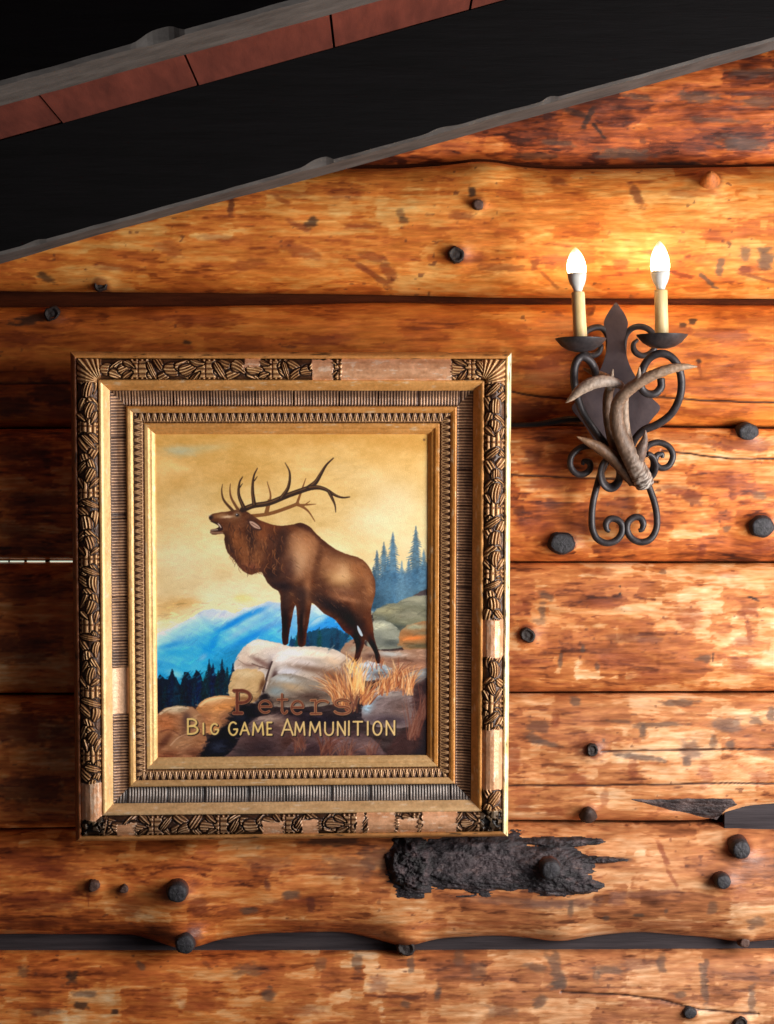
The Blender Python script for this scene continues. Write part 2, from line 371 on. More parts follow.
G = (84, 68, 62); K = (34, 28, 30); R = (112, 44, 24)
LOGS = [
 Log(1, [(-400, 36), (1200, 30)], [(-400, 166), (400, 163), (445, 160), (485, 156), (525, 162), (560, 164), (774, 161), (1200, 160)],
     2.4, .07, .02, 100, tone=-.24, contrast=1.0, red=.12, npatch=120,
     stains=[(590, 115, 14, 3, -62, .7, K), (625, 150, 30, 5, 2, .8, G), (700, 95, 22, 5, 3, .7, G), (745, 140, 26, 7, 5, .75, G), (640, 95, 16, 3, 8, .6, G),
             (560, 140, 18, 3, 5, .6, G), (760, 100, 20, 6, 0, .7, G), (720, 118, 30, 3, 2, .6, G), (680, 160, 30, 3, 0, .8, K), (600, 128, 10, 2, 50, .8, K),
             (755, 70, 26, 5, 0, .6, G), (575, 110, 16, 3, 20, .6, K), (540, 152, 22, 3, 0, .6, K)]),
 Log(2, [(-400, 167), (400, 164), (445, 161), (485, 157), (525, 163), (560, 165), (774, 162), (1200, 161)], [(-400, 287), (0, 288), (200, 290), (387, 292), (500, 295), (774, 296), (1200, 297)],
     2.15, .085, -.028, 200, tone=.05, contrast=.75, npatch=80, gold=.6, left=.0, bumps=[(485, 165, 26, 16, .014), (705, 190, 26, 18, .010)],
     knots=[(456, 255, 7, 'd'), (478, 205, 5, 's'), (710, 181, 8, 'o'), (100, 285, 6, 'd')],
     stains=[(636, 196, 5, 15, -28, .65, (96, 46, 30)), (560, 182, 9, 5, 15, .5, R), (372, 274, 24, 3, 33, .65, (110, 48, 26)), (372, 258, 14, 5, 20, .5, R), (388, 270, 6, 12, -30, .55, R),
             (312, 225, 8, 5, -40, .7, K), (300, 228, 14, 3, 25, .6, R), (472, 193, 4, 6, 0, .8, K), (462, 218, 14, 4, 5, .5, R), (232, 208, 3.5, 9, 3, .75, (80, 36, 24)), (290, 195, 22, 4, 4, .3, R),
             (45, 277, 8, 4, 20, .6, K), (280, 200, 14, 3, 30, .4, R), (300, 252, 22, 7, 10, .4, R), (365, 228, 20, 3, 0, .45, R), (500, 268, 26, 4, 3, .4, R), (345, 195, 18, 6, 0, .35, R),
             (719, 268, 4, 9, 12, .7, G), (743, 254, 6, 8, 0, .6, G), (764, 262, 8, 9, 25, .75, G), (762, 251, 8, 3, 0, .7, G), (744, 270, 6, 3, 10, .8, R), (708, 281, 11, 2.2, 36, .8, G), (682, 275, 12, 2, 12, .7, R), (757, 278, 24, 1.6, 14, .6, R),
             (534, 265, 5, 6, 0, .6, R), (547, 278, 14, 1.8, 40, .55, R), (621, 266, 8, 6, 10, .45, R), (686, 258, 4, 3, 0, .7, R), (640, 182, 12, 2, 0, .4, R), (712, 236, 9, 6, 0, .35, R), (690, 195, 25, 4, 0, .3, R),
             (220, 240, 24, 4, 5, .3, R), (170, 250, 14, 7, 20, .35, R), (120, 268, 26, 4, 3, .4, R), (250, 265, 20, 6, -10, .35, R), (400, 215, 5, 5, 0, .4, K), (404, 222, 6, 3, 0, .5, K)]),
 Log(3, [(-400, 304), (0, 304), (200, 303), (387, 299), (530, 301), (774, 302), (1200, 303)], [(-400, 427), (0, 427), (505, 424), (560, 423), (774, 426), (1200, 427)],
     2.6, .06, .012, 300, tone=-.02, contrast=.6, npatch=60, gold=.6, knots=[(52, 314, 7, 'd')],
     cracks=[[(505, 390), (540, 396), (575, 399), (600, 398)], [(640, 396), (680, 398), (730, 401), (1000, 404)], [(-300, 385), (70, 383)]],
     stains=[(30, 318, 22, 5, -12, .8, K), (186, 342, 5, 3, 0, .7, K), (590, 309, 5, 6, 35, .7, (90, 40, 22)), (595, 308, 2, 7, 25, .7, (90, 40, 22)), (684, 324, 4, 3, 0, .8, K), (694, 321, 4, 3, 0, .8, K),
             (720, 334, 34, 6, 4, .45, (120, 62, 50)), (680, 330, 16, 7, 12, .4, R), (700, 361, 3.5, 3, 0, .9, K), (725, 372, 22, 7, 2, .3, R), (545, 372, 30, 14, 0, .45, R), (530, 410, 26, 12, 0, .6, (86, 34, 20)), (555, 358, 22, 8, -15, .4, R),
             (50, 392, 26, 14, 5, .6, (60, 26, 18)), (10, 405, 26, 10, 0, .55, (60, 26, 18)), (700, 365, 2, 8, -10, .5, R), (560, 312, 5, 3, 0, .5, R), (702, 412, 26, 5, 0, .45, R), (760, 320, 30, 6, 0, .35, R), (20, 340, 26, 8, 0, .4, R), (630, 345, 18, 14, 0, .3, R),
             (200, 320, 40, 6, 0, .35, R), (330, 340, 30, 5, -8, .4, R)]),
 Log(4, [(-400, 428), (0, 428), (505, 426), (560, 425), (774, 428), (1200, 429)], [(-400, 559.5), (0, 560), (75, 560.2), (387, 562), (774, 562), (1200, 562)],
     3.2, .045, .008, 400, tone=.03, contrast=1.05, npatch=170, bumps=[],
     knots=[(748, 432, 8.2, 'f'), (562, 543, 9.6, 'f'), (762, 527, 9.2, 'f')],
     cracks=[[(505, 474), (560, 477), (600, 478), (660, 482)], [(662, 450), (690, 453), (730, 458), (1000, 462)]],
     stains=[(545, 484, 18, 7, 0, .5, R), (553, 505, 9, 6, 20, .6, (80, 40, 30)), (519, 511, 7, 4, 0, .6, (80, 40, 30)), (534, 458, 9, 8, 0, .55, (96, 44, 28)), (590, 462, 8, 5, 30, .4, R), (694, 498, 10, 6, 20, .65, (96, 44, 30)), (676, 490, 16, 5, 5, .5, R),
             (760, 495, 7, 5, 10, .6, G), (704, 551, 4, 8, 10, .6, R), (728, 529, 4, 3, 0, .6, G), (765, 548, 14, 7, 0, .5, R), (745, 445, 34, 6, 3, .45, (104, 60, 50)), (690, 438, 40, 6, 2, .4, (130, 66, 44)), (620, 545, 14, 6, 0, .4, R), (655, 522, 8, 10, 0, .4, R),
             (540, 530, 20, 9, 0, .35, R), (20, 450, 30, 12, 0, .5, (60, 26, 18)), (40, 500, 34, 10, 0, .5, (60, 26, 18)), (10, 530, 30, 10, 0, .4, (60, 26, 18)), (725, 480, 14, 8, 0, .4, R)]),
 Log(5, [(-400, 562.8), (0, 562.8), (75, 562.4), (110, 562.8), (774, 563.5), (1200, 563.5)], [(-400, 695), (0, 695), (774, 693), (1200, 692)],
     3.4, .045, .012, 500, tone=.07, pale=.2, contrast=.95, npatch=230,
     knots=[(527, 635, 7, 'd')],
     stains=[(547, 596, 9, 4, 20, .6, G), (543, 612, 4, 9, 0, .65, G), (540, 622, 7, 4, 0, .4, G), (583, 649, 2.2, 5, 0, .8, G), (561, 660, 2, 8, 5, .7, G), (598, 667, 2.5, 5, 0, .75, G), (705, 659, 9, 4, 0, .7, G), (714, 659, 1.2, 4.5, 0, .9, K),
             (630, 638, 24, 5, -2, .5, (110, 64, 50)), (650, 640, 12, 4, 0, .5, (110, 64, 50)), (755, 599, 6, 1.5, 20, .9, K), (752, 610, 9, 7, 0, .5, R), (742, 614, 5, 6, 0, .4, R), (690, 618, 14, 13, 3, .45, (150, 76, 48)), (745, 642, 12, 6, 0, .45, (116, 64, 50)),
             (620, 660, 38, 7, 0, .4, R), (650, 679, 24, 9, 0, .45, R), (522, 606, 8, 8, 0, .4, R), (520, 660, 14, 9, 0, .45, R), (730, 575, 14, 4, 0, .35, R), (600, 604, 20, 5, 3, .4, R), (621, 587, 1.2, 1.4, 0, 1, K), (621, 594, 1.2, 1.4, 0, 1, K), (665, 572, 4, 3, 0, .5, G),
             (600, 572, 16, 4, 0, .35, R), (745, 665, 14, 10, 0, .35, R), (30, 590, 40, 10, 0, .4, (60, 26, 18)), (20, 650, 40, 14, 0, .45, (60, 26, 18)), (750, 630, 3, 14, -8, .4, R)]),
 Log(6, [(-400, 697), (0, 697), (774, 695), (1200, 694)], [(-400, 833), (0, 832), (200, 828), (510, 823), (690, 824), (722, 822), (738, 812), (774, 809), (1200, 808)],
     3.0, .05, .006, 600, tone=.07, pale=.35, contrast=.95, npatch=130,
     knots=[(592, 750, 6, 'd'), (588, 813, 6, 't')],
     cracks=[[(500, 786), (600, 786), (700, 784), (1000, 784)], [(600, 752), (700, 750), (1000, 748)]],
     stains=[(576, 703, 6, 5, 0, .7, G), (680, 704, 20, 4, 0, .7, G), (538, 726, 11, 7, 15, .6, (80, 54, 50)), (534, 739, 9, 6, 40, .6, G), (548, 744, 14, 3, 8, .7, G), (556, 720, 4, 8, 0, .5, R), (643, 732, 4, 7, 0, .75, G), (660, 725, 30, 2.6, -2, .65, G), (620, 722, 12, 2, 5, .5, G),
             (640, 758, 26, 3, 7, .75, G), (690, 751, 10, 12, -15, .6, (96, 76, 72)), (688, 762, 4, 6, 0, .6, G), (727, 726, 18, 8, -5, .6, (92, 80, 78)), (757, 720, 7, 5, 0, .6, G), (714, 741, 4, 6, 0, .6, G), (731, 746, 5, 5, 0, .7, G), (772, 715, 5, 8, 0, .7, G),
             (590, 750, 18, 10, 15, .6, (96, 44, 34)), (578, 780, 12, 6, 20, .5, R), (706, 776, 7, 16, -12, .4, R), (633, 770, 5, 12, 0, .4, R), (512, 758, 10, 16, 0, .5, R), (762, 778, 12, 8, 0, .4, R), (556, 812, 14, 6, 0, .5, R), (523, 805, 8, 10, 0, .4, R), (605, 800, 4, 9, 0, .35, R),
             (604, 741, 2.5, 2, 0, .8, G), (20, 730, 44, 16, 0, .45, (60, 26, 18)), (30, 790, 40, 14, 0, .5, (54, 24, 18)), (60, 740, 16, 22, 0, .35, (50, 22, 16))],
     bumps=[(690, 809, 34, 8, -.014)]),
 Log(7, [(-400, 834), (0, 834), (200, 830), (510, 825), (774, 827), (1200, 828)],
     [(-400, 941), (0, 940), (130, 940), (160, 947), (185, 953), (212, 945), (260, 939), (340, 937), (375, 944), (405, 951), (435, 944), (500, 941), (540, 944), (562, 947), (588, 942), (640, 937), (700, 942), (748, 947), (800, 944), (1200, 942)],
     2.1, .085, -.022, 700, tone=.0, pale=.42, contrast=.95, npatch=120,
     bumps=[(185, 940, 30, 18, .028), (405, 938, 34, 20, .020), (562, 938, 28, 14, .014), (748, 938, 22, 12, .012), (190, 846, 26, 12, .018), (178, 895, 50, 30, .008)],
     knots=[(177, 891, 9.4, 'p'), (185, 942, 9.4, 'p'), (94, 886, 5, 's'), (124, 889, 4, 's'), (549, 868, 10, 'p'), (739, 848, 9, 'p'), (722, 880, 7.2, 'p'), (744, 942, 5, 's'), (406, 947, 8, 'd')],
     stains=[(291, 893, 9, 5, -5, .75, G), (250, 909, 8, 4, 0, .7, G), (311, 904, 4, 8, 0, .65, (84, 40, 34)), (268, 882, 4, 6, 0, .7, (84, 40, 34)), (285, 901, 22, 3, 0, .5, R), (352, 866, 30, 12, 5, .45, (96, 62, 50)), (265, 862, 26, 8, 0, .35, (96, 62, 50)),
             (330, 840, 30, 6, 0, .6, K), (375, 858, 16, 12, 0, .5, (70, 48, 46)), (560, 902, 44, 5, -3, .6, (110, 78, 70)), (520, 900, 60, 4, 3, .5, (110, 78, 70)), (615, 896, 9, 9, 0, .6, (120, 80, 70)), (570, 906, 3, 10, 0, .6, G), (640, 892, 40, 4, -4, .5, (120, 80, 70)),
             (606, 917, 4, 3, 0, .8, G), (638, 914, 5, 2, 0, .8, G), (665, 910, 2, 4, 0, .6, G), (755, 922, 10, 6, -20, .6, G), (711, 905, 5, 8, 0, .5, G), (750, 895, 30, 10, 5, .4, (130, 66, 44)), (662, 852, 3, 14, -22, .6, R), (670, 875, 2, 12, -30, .5, R), (620, 858, 14, 2, 3, .6, G),
             (40, 900, 40, 10, 0, .5, R), (60, 870, 30, 8, 10, .45, R), (30, 925, 40, 7, 0, .5, (90, 36, 22)), (200, 905, 10, 12, 0, .5, (90, 36, 22)), (130, 905, 14, 14, 30, .35, R), (90, 898, 1.5, 12, 0, .5, R), (330, 925, 60, 4, 3, .4, R), (470, 925, 60, 4, 0, .35, R), (680, 925, 60, 4, 0, .35, R),
             (24, 860, 30, 10, 0, .4, R), (195, 932, 9, 7, 0, .6, (84, 48, 50))]),
 Log(8, [(-400, 956), (0, 955), (387, 955), (774, 953), (1200, 953)], [(-400, 1084), (1200, 1084)],
     3.0, .06, -.002, 800, tone=.03, pale=.45, contrast=.9, npatch=190, left=.02,
     knots=[(690, 1013, 5, 'f'), (741, 1023, 6, 'd')],
     stains=[(72, 978, 6, 7, 0, .75, K), (86, 994, 13, 4, 0, .65, G), (80, 1006, 8, 4, 0, .7, K), (115, 1011, 4, 3, 0, .8, K), (140, 967, 6, 3, 45, .6, G), (22, 972, 6, 6, 0, .5, G), (250, 970, 16, 6, 0, .5, G), (268, 994, 7, 7, 0, .7, G), (357, 965, 6, 10, 0, .6, G),
             (378, 985, 10, 9, 0, .45, (110, 66, 56)), (411, 966, 3.5, 8, 0, .65, G), (438, 993, 3.5, 9, 10, .65, G), (460, 960, 6, 8, 0, .5, G), (478, 972, 9, 9, 0, .45, G), (405, 1003, 5, 5, 0, .6, G), (320, 965, 6, 6, 0, .4, G),
             (556, 970, 7, 18, -12, .6, G), (560, 984, 10, 5, -20, .7, G), (540, 1002, 8, 6, -30, .6, G), (610, 971, 18, 4, 0, .6, G), (640, 966, 24, 6, 0, .45, (110, 76, 66)), (663, 966, 5, 9, 0, .6, G), (705, 986, 4, 22, -5, .65, G), (708, 965, 3, 4, 0, .6, G), (680, 995, 6, 4, 0, .6, G), (752, 1000, 4, 14, 0, .6, G),
             (742, 978, 24, 4, 8, .4, (110, 76, 66)), (596, 975, 4, 8, 0, .5, G), (536, 968, 14, 4, 10, .5, G), (500, 1010, 18, 6, 0, .4, G), (200, 1005, 24, 7, 0, .35, R), (160, 1000, 16, 14, 0, .3, R), (300, 1010, 20, 6, 0, .35, R), (45, 1012, 20, 4, 0, .5, G), (640, 1005, 20, 5, 10, .4, R)],
     cracks=[[(560, 992), (620, 995), (660, 1000), (700, 1010), (760, 1014)]]),
]

def knot_mesh(s, k, parent):
    px, py, r, kind = k
    yb = s.at(px, py)
    x, y, z = P(px, py, yb)
    R0 = r * 0.002
    pr = {'p': 1.25, 'f': .4, 'd': .45, 's': .8, 'o': 1.5, 't': 1.2}[kind]
    ax = {'o': (-.1, -1, .55), 't': (0, -1, .6)}.get(kind, (0.06, -1, -.05))
    ax = np.array(ax) / np.linalg.norm(ax)
    e1 = np.cross(ax, (0, 0, 1)); e1 /= np.linalg.norm(e1); e2 = np.cross(e1, ax)
    prof = [(1.25, -1.2), (1.16, .0), (1.04, .35 * pr), (1.0, .8 * pr), (.93, .95 * pr), (.7, pr), (.35, pr * 1.01), (0.02, pr * .99)]
    if kind in 'ot': prof = [(1.5, -.8), (1.2, .1), (.9, .5 * pr), (.6, .85 * pr), (.4, pr), (.02, pr * 1.05)]
    if kind == 'd': prof = [(1.2, -1.0), (1.1, .15), (.95, .42), (.8, .42), (.65, .15), (.3, .22), (.02, .25)]
    r_ = np.random.RandomState(int(px * 7 + py)); seg = 22
    lump = 1 + (.6 if kind in 'ds' else .25) * (r_.rand(seg) - .5); lump = (lump + np.roll(lump, 1) + np.roll(lump, -1)) / 3
    sx = 1.18 if kind == 'f' else 1.0
    V = []; C = []; F = []
    for (a, h) in prof:
        for q in range(seg):
            t = 2 * math.pi * q / seg
            rr = R0 * a * lump[q] * (1 + .06 * (r_.rand() - .5))
            p = np.array((x, y, z)) + e1 * math.cos(t) * rr * sx + e2 * math.sin(t) * rr + ax * h * R0 * (1 + .05 * (r_.rand() - .5))
            V.append(p)
            if kind in 'o': base = (176, 100, 44)
            elif kind == 't': base = (56, 38, 32)
            elif kind == 's': base = (82, 58, 50)
            elif h < .3 * pr and kind == 'p': base = (78, 42, 32)
            else: base = (44, 42, 46) if kind in 'pf' else (40, 30, 28)
            if kind in 'pf' and a < .9:
                base = np.array(base) * (1.25 if (int(math.cos(t + .6) * a * 7 + 20) % 2) else .8)
            C.append(lin(base) * (.8 + .4 * r_.rand()))
    for i in range(len(prof) - 1):
        for q in range(seg):
            q2 = (q + 1) % seg
            F.append((i * seg + q, (i + 1) * seg + q, (i + 1) * seg + q2, i * seg + q2))
    F.append(tuple((len(prof) - 1) * seg + q for q in range(seg - 1, -1, -1)))
    return mesh_obj('knot', V, F, M_KNOT, parent, np.array(C))

wall = MB().box(-1.52, 1.52, .062, .16, ZC - 1.16, ZC + 1.35).build('wall_back', M_CHINK, smooth=False)
wall['kind'] = 'structure'
MB().box(-1.5, 1.5, .046, .063, ZC - .93, ZC - .80).build('chinking', M_CHINK2, wall, smooth=False)
MB().box(.68, 1.4, .028, .063, ZC - .66, ZC - .585).build('chinking', M_CHINK2, wall, smooth=False)

log_objs = {}
for s in LOGS:
    V, X = np.meshgrid(VS, XS, indexing='ij')
    Xp, Yp, y = s.surf(X, V)
    c = wood_colour(s, Xp, Yp)
    x = (Xp - 387) * .002; z = ZC + (512 - Yp) * .002
    # grooves along the cracks
    for cr in s.cracks:
        xs = [p[0] for p in cr]; ys = [p[1] for p in cr]
        m = sstep(2.2, .3, np.abs(Yp - np.interp(Xp, xs, ys))) * (Xp > xs[0]) * (Xp < xs[-1])
        y = y + .003 * m
    nr, nc = X.shape
    co = np.stack([x, y, z], -1).reshape(-1, 3)
    # close the back of the log
    f = grid_faces(nr, nc)[:, ::-1]
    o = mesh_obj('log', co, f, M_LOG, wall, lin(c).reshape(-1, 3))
    log_objs[s.idx] = o
    for k in s.knots:
        knot_mesh(s, k, o)

def patch(s, x0, x1, y0, y1, maskfn, thick, rough, colfn, name, parent, step=.6):
    """ragged scab lying on the log surface"""
    xs = np.arange(x0, x1, step); ys = np.arange(y0, y1, step)
    Y, X = np.meshgrid(ys, xs, indexing='ij')
    t = s.edge(s.top, X); b = s.edge(s.bot, X)
    v = np.clip((Y - (t + b) / 2) / ((b - t) / 2), -.985, .985)
    _, _, y = s.surf(X, v)
    m = maskfn(X, Y)
    h = np.clip(m * 2.5, 0, 1) * (thick * .4 + rough * fbm(X / 7, Y / 4, s.seed + 90, 4, .65) + thick * fbm(X / 22, Y / 10, s.seed + 95, 3))
    y = y - h + .0004
    co = np.stack([(X - 387) * .002, y, ZC + (512 - Y) * .002], -1).reshape(-1, 3)
    kk = m > 0
    keep = kk[:-1, :-1] & kk[1:, :-1] & kk[:-1, 1:] & kk[1:, 1:]
    f = grid_faces(len(ys), len(xs), keep=keep)[:, ::-1]
    co, f, c = compact(co, f, lin(colfn(X, Y, h)).reshape(-1, 3))
    return mesh_obj(name, co, f, M_BARK, parent, c)

def ell(X, Y, cx, cy, rx, ry): return 1 - np.sqrt(((X - cx) / rx) ** 2 + ((Y - cy) / ry) ** 2)
def burnt_mask(X, Y):
    n = fbm(X / 20, Y / 5, 901, 4, .6) - .5
    a = np.maximum(ell(X, Y, 412, 868, 27, 32), ell(X, Y, 480, 862, 95, 31))
    a = np.maximum(a, ell(X, Y, 553, 866, 40, 30))
    a = np.maximum(a, ell(X, Y, 560, 842, 48, 6))
    a = np.maximum(a, ell(X, Y, 580, 884, 24, 8))
    a = np.maximum(a, ell(X, Y, 590, 858, 38, 4))
    return a + .62 * n - .04
def burnt_col(X, Y, h):
    n = fbm(X / 9, Y / 4, 905, 4, .6)
    c = ramp(n, [(0.25, (24, 20, 24)), (.5, (50, 43, 47)), (.7, (78, 66, 68)), (.85, (104, 82, 76))])
    g = sstep(.15, .9, ell(X, Y, 480, 862, 70, 24))[..., None]
    c = c * (1 - .5 * g) + np.array((98, 82, 84.)) * .5 * g
    k = sstep(0.0, .5, ell(X, Y, 412, 864, 25, 30))[..., None]
    return c * (1 - .55 * k)
o = patch(LOGS[6], 380, 634, 828, 902, burnt_mask, .006, .008, burnt_col, 'burnt_bark', log_objs[7])
o['label'] = 'charred black bark patch'
def knob_mask(X, Y): return ell(X, Y, 410, 862, 24, 30) + .45 * (fbm(X / 9, Y / 9, 911, 3) - .5)
patch(LOGS[6], 380, 442, 828, 898, knob_mask, .012, .022, lambda X, Y, h: ramp(fbm(X / 6, Y / 6, 915, 3), [(.3, (22, 18, 20)), (.6, (54, 44, 48)), (.8, (84, 66, 66))]), 'burl', log_objs[7], .7)
def notch_mask(X, Y):
    top = np.interp(X, [628, 650, 700, 733, 740], [799, 799.5, 798.5, 799, 806])
    bot = np.interp(X, [628, 650, 690, 720, 728, 740], [799.5, 806, 816, 823, 812, 806])
    return np.minimum(Y - top, bot - Y) / 8 + .3 * (fbm(X / 14, Y / 4, 921, 3) - .5)
patch(LOGS[5], 626, 744, 794, 826, notch_mask, .0015, .004, lambda X, Y, h: ramp(fbm(X / 16, Y / 3, 925, 4), [(.3, (40, 30, 32)), (.5, (72, 60, 60)), (.75, (104, 88, 86))]), 'bark_scar', log_objs[6], .6)

# daylight showing through the open crack on the left
ck = []
mb = MB()
for (a, b_) in ((-140, 8), (10, 24), (27, 45), (50, 74)):
    p0 = P(a, 562.15, .044); p1 = P(b_, 560.75, .044)
    mb.box(p0[0], p1[0], .043, .046, p0[2], p1[2])
o = mb.build('daylight_crack', M_DAY, wall, smooth=False)

# ------------------------------------------------------------------ roof: ceiling boards and two rafters
B = .2775; ANG = math.atan(B)
def slope_z(x, a): return ZC + a + B * x
AC, AB = .9305, .7087
ceil_root = MB()
ceil_root.add([(x, y, slope_z(x, AC + .03) + dz) for dz in (0, .03) for (x, y) in ((-1.5, -3.6), (1.5, -3.6), (1.5, .06), (-1.5, .06))],
              [(0, 1, 2, 3), (7, 6, 5, 4), (0, 4, 5, 1), (1, 5, 6, 2), (2, 6, 7, 3), (3, 7, 4, 0)])
ceiling = ceil_root.build('ceiling', M_BOARD, smooth=False); ceiling['kind'] = 'structure'
edges = [-.632 + .2645 * k for k in range(-3, 9)]
for k in range(len(edges) - 1):
    x0, x1 = edges[k] + .0025, edges[k + 1] - .0025
    m = MB(); r_ = random.Random(k); dz = r_.uniform(0, .003)
    m.add([(x, y, slope_z(x, AC) + dz + (0.001 if abs(x - x0) > 1e-6 else 0) + h) for h in (0, .028) for (x, y) in ((x0, -3.6), (x1, -3.6), (x1, .05), (x0, .05))],
          [(3, 2, 1, 0), (4, 5, 6, 7), (0, 1, 5, 4), (1, 2, 6, 5), (2, 3, 7, 6), (3, 0, 4, 7)])
    m.build('ceiling_board', M_BOARD, ceiling, smooth=False)

def rafter(y0, y1, label, seed):
    """sawn timber with worn lower arris: front face y0 (room side) to y1 (wall side)"""
    xs = np.linspace(-1.5, 1.5, 420)
    r = np.random.RandomState(seed)
    nz = fbm(xs * 14 + 3, xs * 0 + seed, seed, 4) - .5
    chip = sstep(.60, .75, fbm(xs * 9, xs * 0 + 1.5, seed + 3, 2))
    up = slope_z(xs, AC); lo = slope_z(xs, AB)
    ch = .006 + .010 * chip
    ring = [(y1, up), (y0, up), (y0 + .001 * nz, lo + ch + .004 * nz), (y0 + ch * .8, lo + .003 * nz), (y1, lo + .002 * nz)]
    n = len(ring)
    V = np.zeros((len(xs), n, 3))
    for k, (yy, zz) in enumerate(ring):
        V[:, k, 0] = xs; V[:, k, 1] = yy; V[:, k, 2] = zz
    F = []; mi = []
    for i in range(len(xs) - 1):
        for k in range(n):
            k2 = (k + 1) % n
            F.append((i * n + k, (i + 1) * n + k, (i + 1) * n + k2, i * n + k2)); mi.append(1 if k in (2, 3) else 0)  # lower faces take the grey with bounced light painted in
    F.append(tuple(range(n))); mi.append(0); F.append(tuple((len(xs) - 1) * n + k for k in range(n - 1, -1, -1))); mi.append(0)
    o = mesh_obj('rafter', V.reshape(-1, 3), F, M_RAFT, None, smooth=False)
    o.data.materials.append(M_RAFTU)
    o.data.polygons.foreach_set('material_index', np.array(mi, np.int32))
    o['label'] = label; o['category'] = 'roof beam'
    return o
rafter(-.112, -.002, 'wide black-stained sloping rafter running against the log wall', 31)
rafter(-1.348, -1.239, 'near dark rafter cutting across the top left corner, underside painted grey as if lit', 37)

# ------------------------------------------------------------------ the painted canvas (brushed in code, vertex by vertex)
SC = 2.2
CX0, CX1, CY0, CY1 = 153., 432., 428., 760.
cw, chh = int((CX1 - CX0) * SC), int((CY1 - CY0) * SC)
gx = np.linspace(CX0, CX1, cw); gy = np.linspace(CY0, CY1, chh)
PY, PX = np.meshgrid(gy, gx, indexing='ij')
IMG = np.zeros((chh, cw, 3))

def win(x0, x1, y0, y1):
    i0 = max(0, int((y0 - CY0) * SC) - 1); i1 = min(chh, int((y1 - CY0) * SC) + 3)
    j0 = max(0, int((x0 - CX0) * SC) - 1); j1 = min(cw, int((x1 - CX0) * SC) + 3)
    return slice(i0, max(i0, i1)), slice(j0, max(j0, j1))
def segd(X, Y, a, b):
    dx, dy = b[0] - a[0], b[1] - a[1]
    t = np.clip(((X - a[0]) * dx + (Y - a[1]) * dy) / (dx * dx + dy * dy + 1e-9), 0, 1)
    return np.hypot(X - a[0] - t * dx, Y - a[1] - t * dy), t
def put(w, m, col):
    col = np.asarray(col, float)
    IMG[w] += (col - IMG[w]) * np.clip(m, 0, 1)[..., None]
def poly(pts, feather=.7, smooth=True, wob=0, seed=1):
    pts = np.array(pts, float)
    if smooth:
        q = crom(np.vstack([pts[-1:], pts, pts[:2]]), 4); pts = q[4:-4]
    f = feather + 1 + wob
    w = win(pts[:, 0].min() - f, pts[:, 0].max() + f, pts[:, 1].min() - f, pts[:, 1].max() + f)
    X, Y = PX[w], PY[w]
    d = np.full(X.shape, 1e9); ins = np.zeros(X.shape, bool)
    for i in range(len(pts)):
        a, b = pts[i], pts[(i + 1) % len(pts)]
        d = np.minimum(d, segd(X, Y, a, b)[0])
        if a[1] != b[1]:
            c = ((a[1] > Y) != (b[1] > Y)) & (X < (b[0] - a[0]) * (Y - a[1]) / (b[1] - a[1]) + a[0])
            ins ^= c
    sd = np.where(ins, -d, d)
    if wob: sd = sd + wob * 2 * (fbm(X / 3, Y / 3, seed, 3) - .5)
    return w, np.clip(.5 - sd / feather, 0, 1)
def stroke(pts, w0, w1, col, k=1., feather=.6, smooth=True, within=None):
    pts = np.array(pts, float)
    if smooth and len(pts) > 2: pts = crom(pts, 5)
    mw = max(w0, w1) + feather + 1
    w = win(pts[:, 0].min() - mw, pts[:, 0].max() + mw, pts[:, 1].min() - mw, pts[:, 1].max() + mw)
    X, Y = PX[w], PY[w]
    if X.size == 0: return
    m = np.zeros(X.shape); n = len(pts) - 1
    for i in range(n):
        d, t = segd(X, Y, pts[i], pts[i + 1])
        r = (w0 + (w1 - w0) * ((i + t) / n)) / 2
        m = np.maximum(m, np.clip(.5 - (d - r) / feather, 0, 1))
    if within is not None: m = m * within[w]
    put(w, m * k, col)
def blob(cx, cy, rx, ry, ang, col, k, within=None, pw=2.3):
    k = min(1., k * 1.22) if within is not None else k
    a = math.radians(ang); f = 2.2 * max(rx, ry)
    w = win(cx - f, cx + f, cy - f, cy + f)
    dx, dy = PX[w] - cx, PY[w] - cy
    u = (dx * math.cos(a) + dy * math.sin(a)) / rx; v = (-dx * math.sin(a) + dy * math.cos(a)) / ry
    m = np.exp(-(u * u + v * v) ** (pw / 2)) * k
    if within is not None: m = m * within[w]
    put(w, m, col)
def full(wm):
    z = np.zeros((chh, cw)); z[wm[0]] = wm[1]; return z
ALL = win(CX0, CX1, CY0, CY1)
prng = random.Random(5)

# sky
t = (PY - 432) / 190
IMG[:] = ramp(t, [(0, (212, 160, 84)), (.15, (220, 172, 98)), (.45, (232, 194, 128)), (.75, (238, 208, 150)), (1.1, (234, 208, 160))])
n1 = fbm(PX / 42, PY / 26, 1001, 4); n2 = fbm(PX / 14, PY / 9, 1005, 3)
IMG += 6 + ((n1 - .5) * 58 + (n2 - .5) * 22)[..., None] * np.array([.8, .9, 1.0])
blob(182, 449, 17, 5, 2, (186, 184, 150), .75); blob(206, 446, 22, 4, -4, (205, 190, 140), .5)
for (x, y, rx, ry, k) in ((395, 500, 34, 24, .6), (370, 520, 26, 18, .5), (410, 545, 26, 20, .45), (180, 560, 30, 22, .4), (240, 590, 30, 14, .4), (350, 470, 40, 14, .25), (190, 500, 26, 18, .25)):
    blob(x, y, rx, ry, prng.uniform(-20, 20), (246, 226, 178), k)
for (x, y, rx, ry, k) in ((185, 600, 16, 6, .5), (165, 606, 14, 12, .35), (230, 470, 40, 10, .25), (400, 440, 40, 8, .35), (330, 436, 50, 6, .35), (180, 480, 20, 10, .25)):
    blob(x, y, rx, ry, prng.uniform(-10, 10), (196, 136, 60), k)
blob(243, 596, 8, 4, 0, (220, 206, 110), .6)

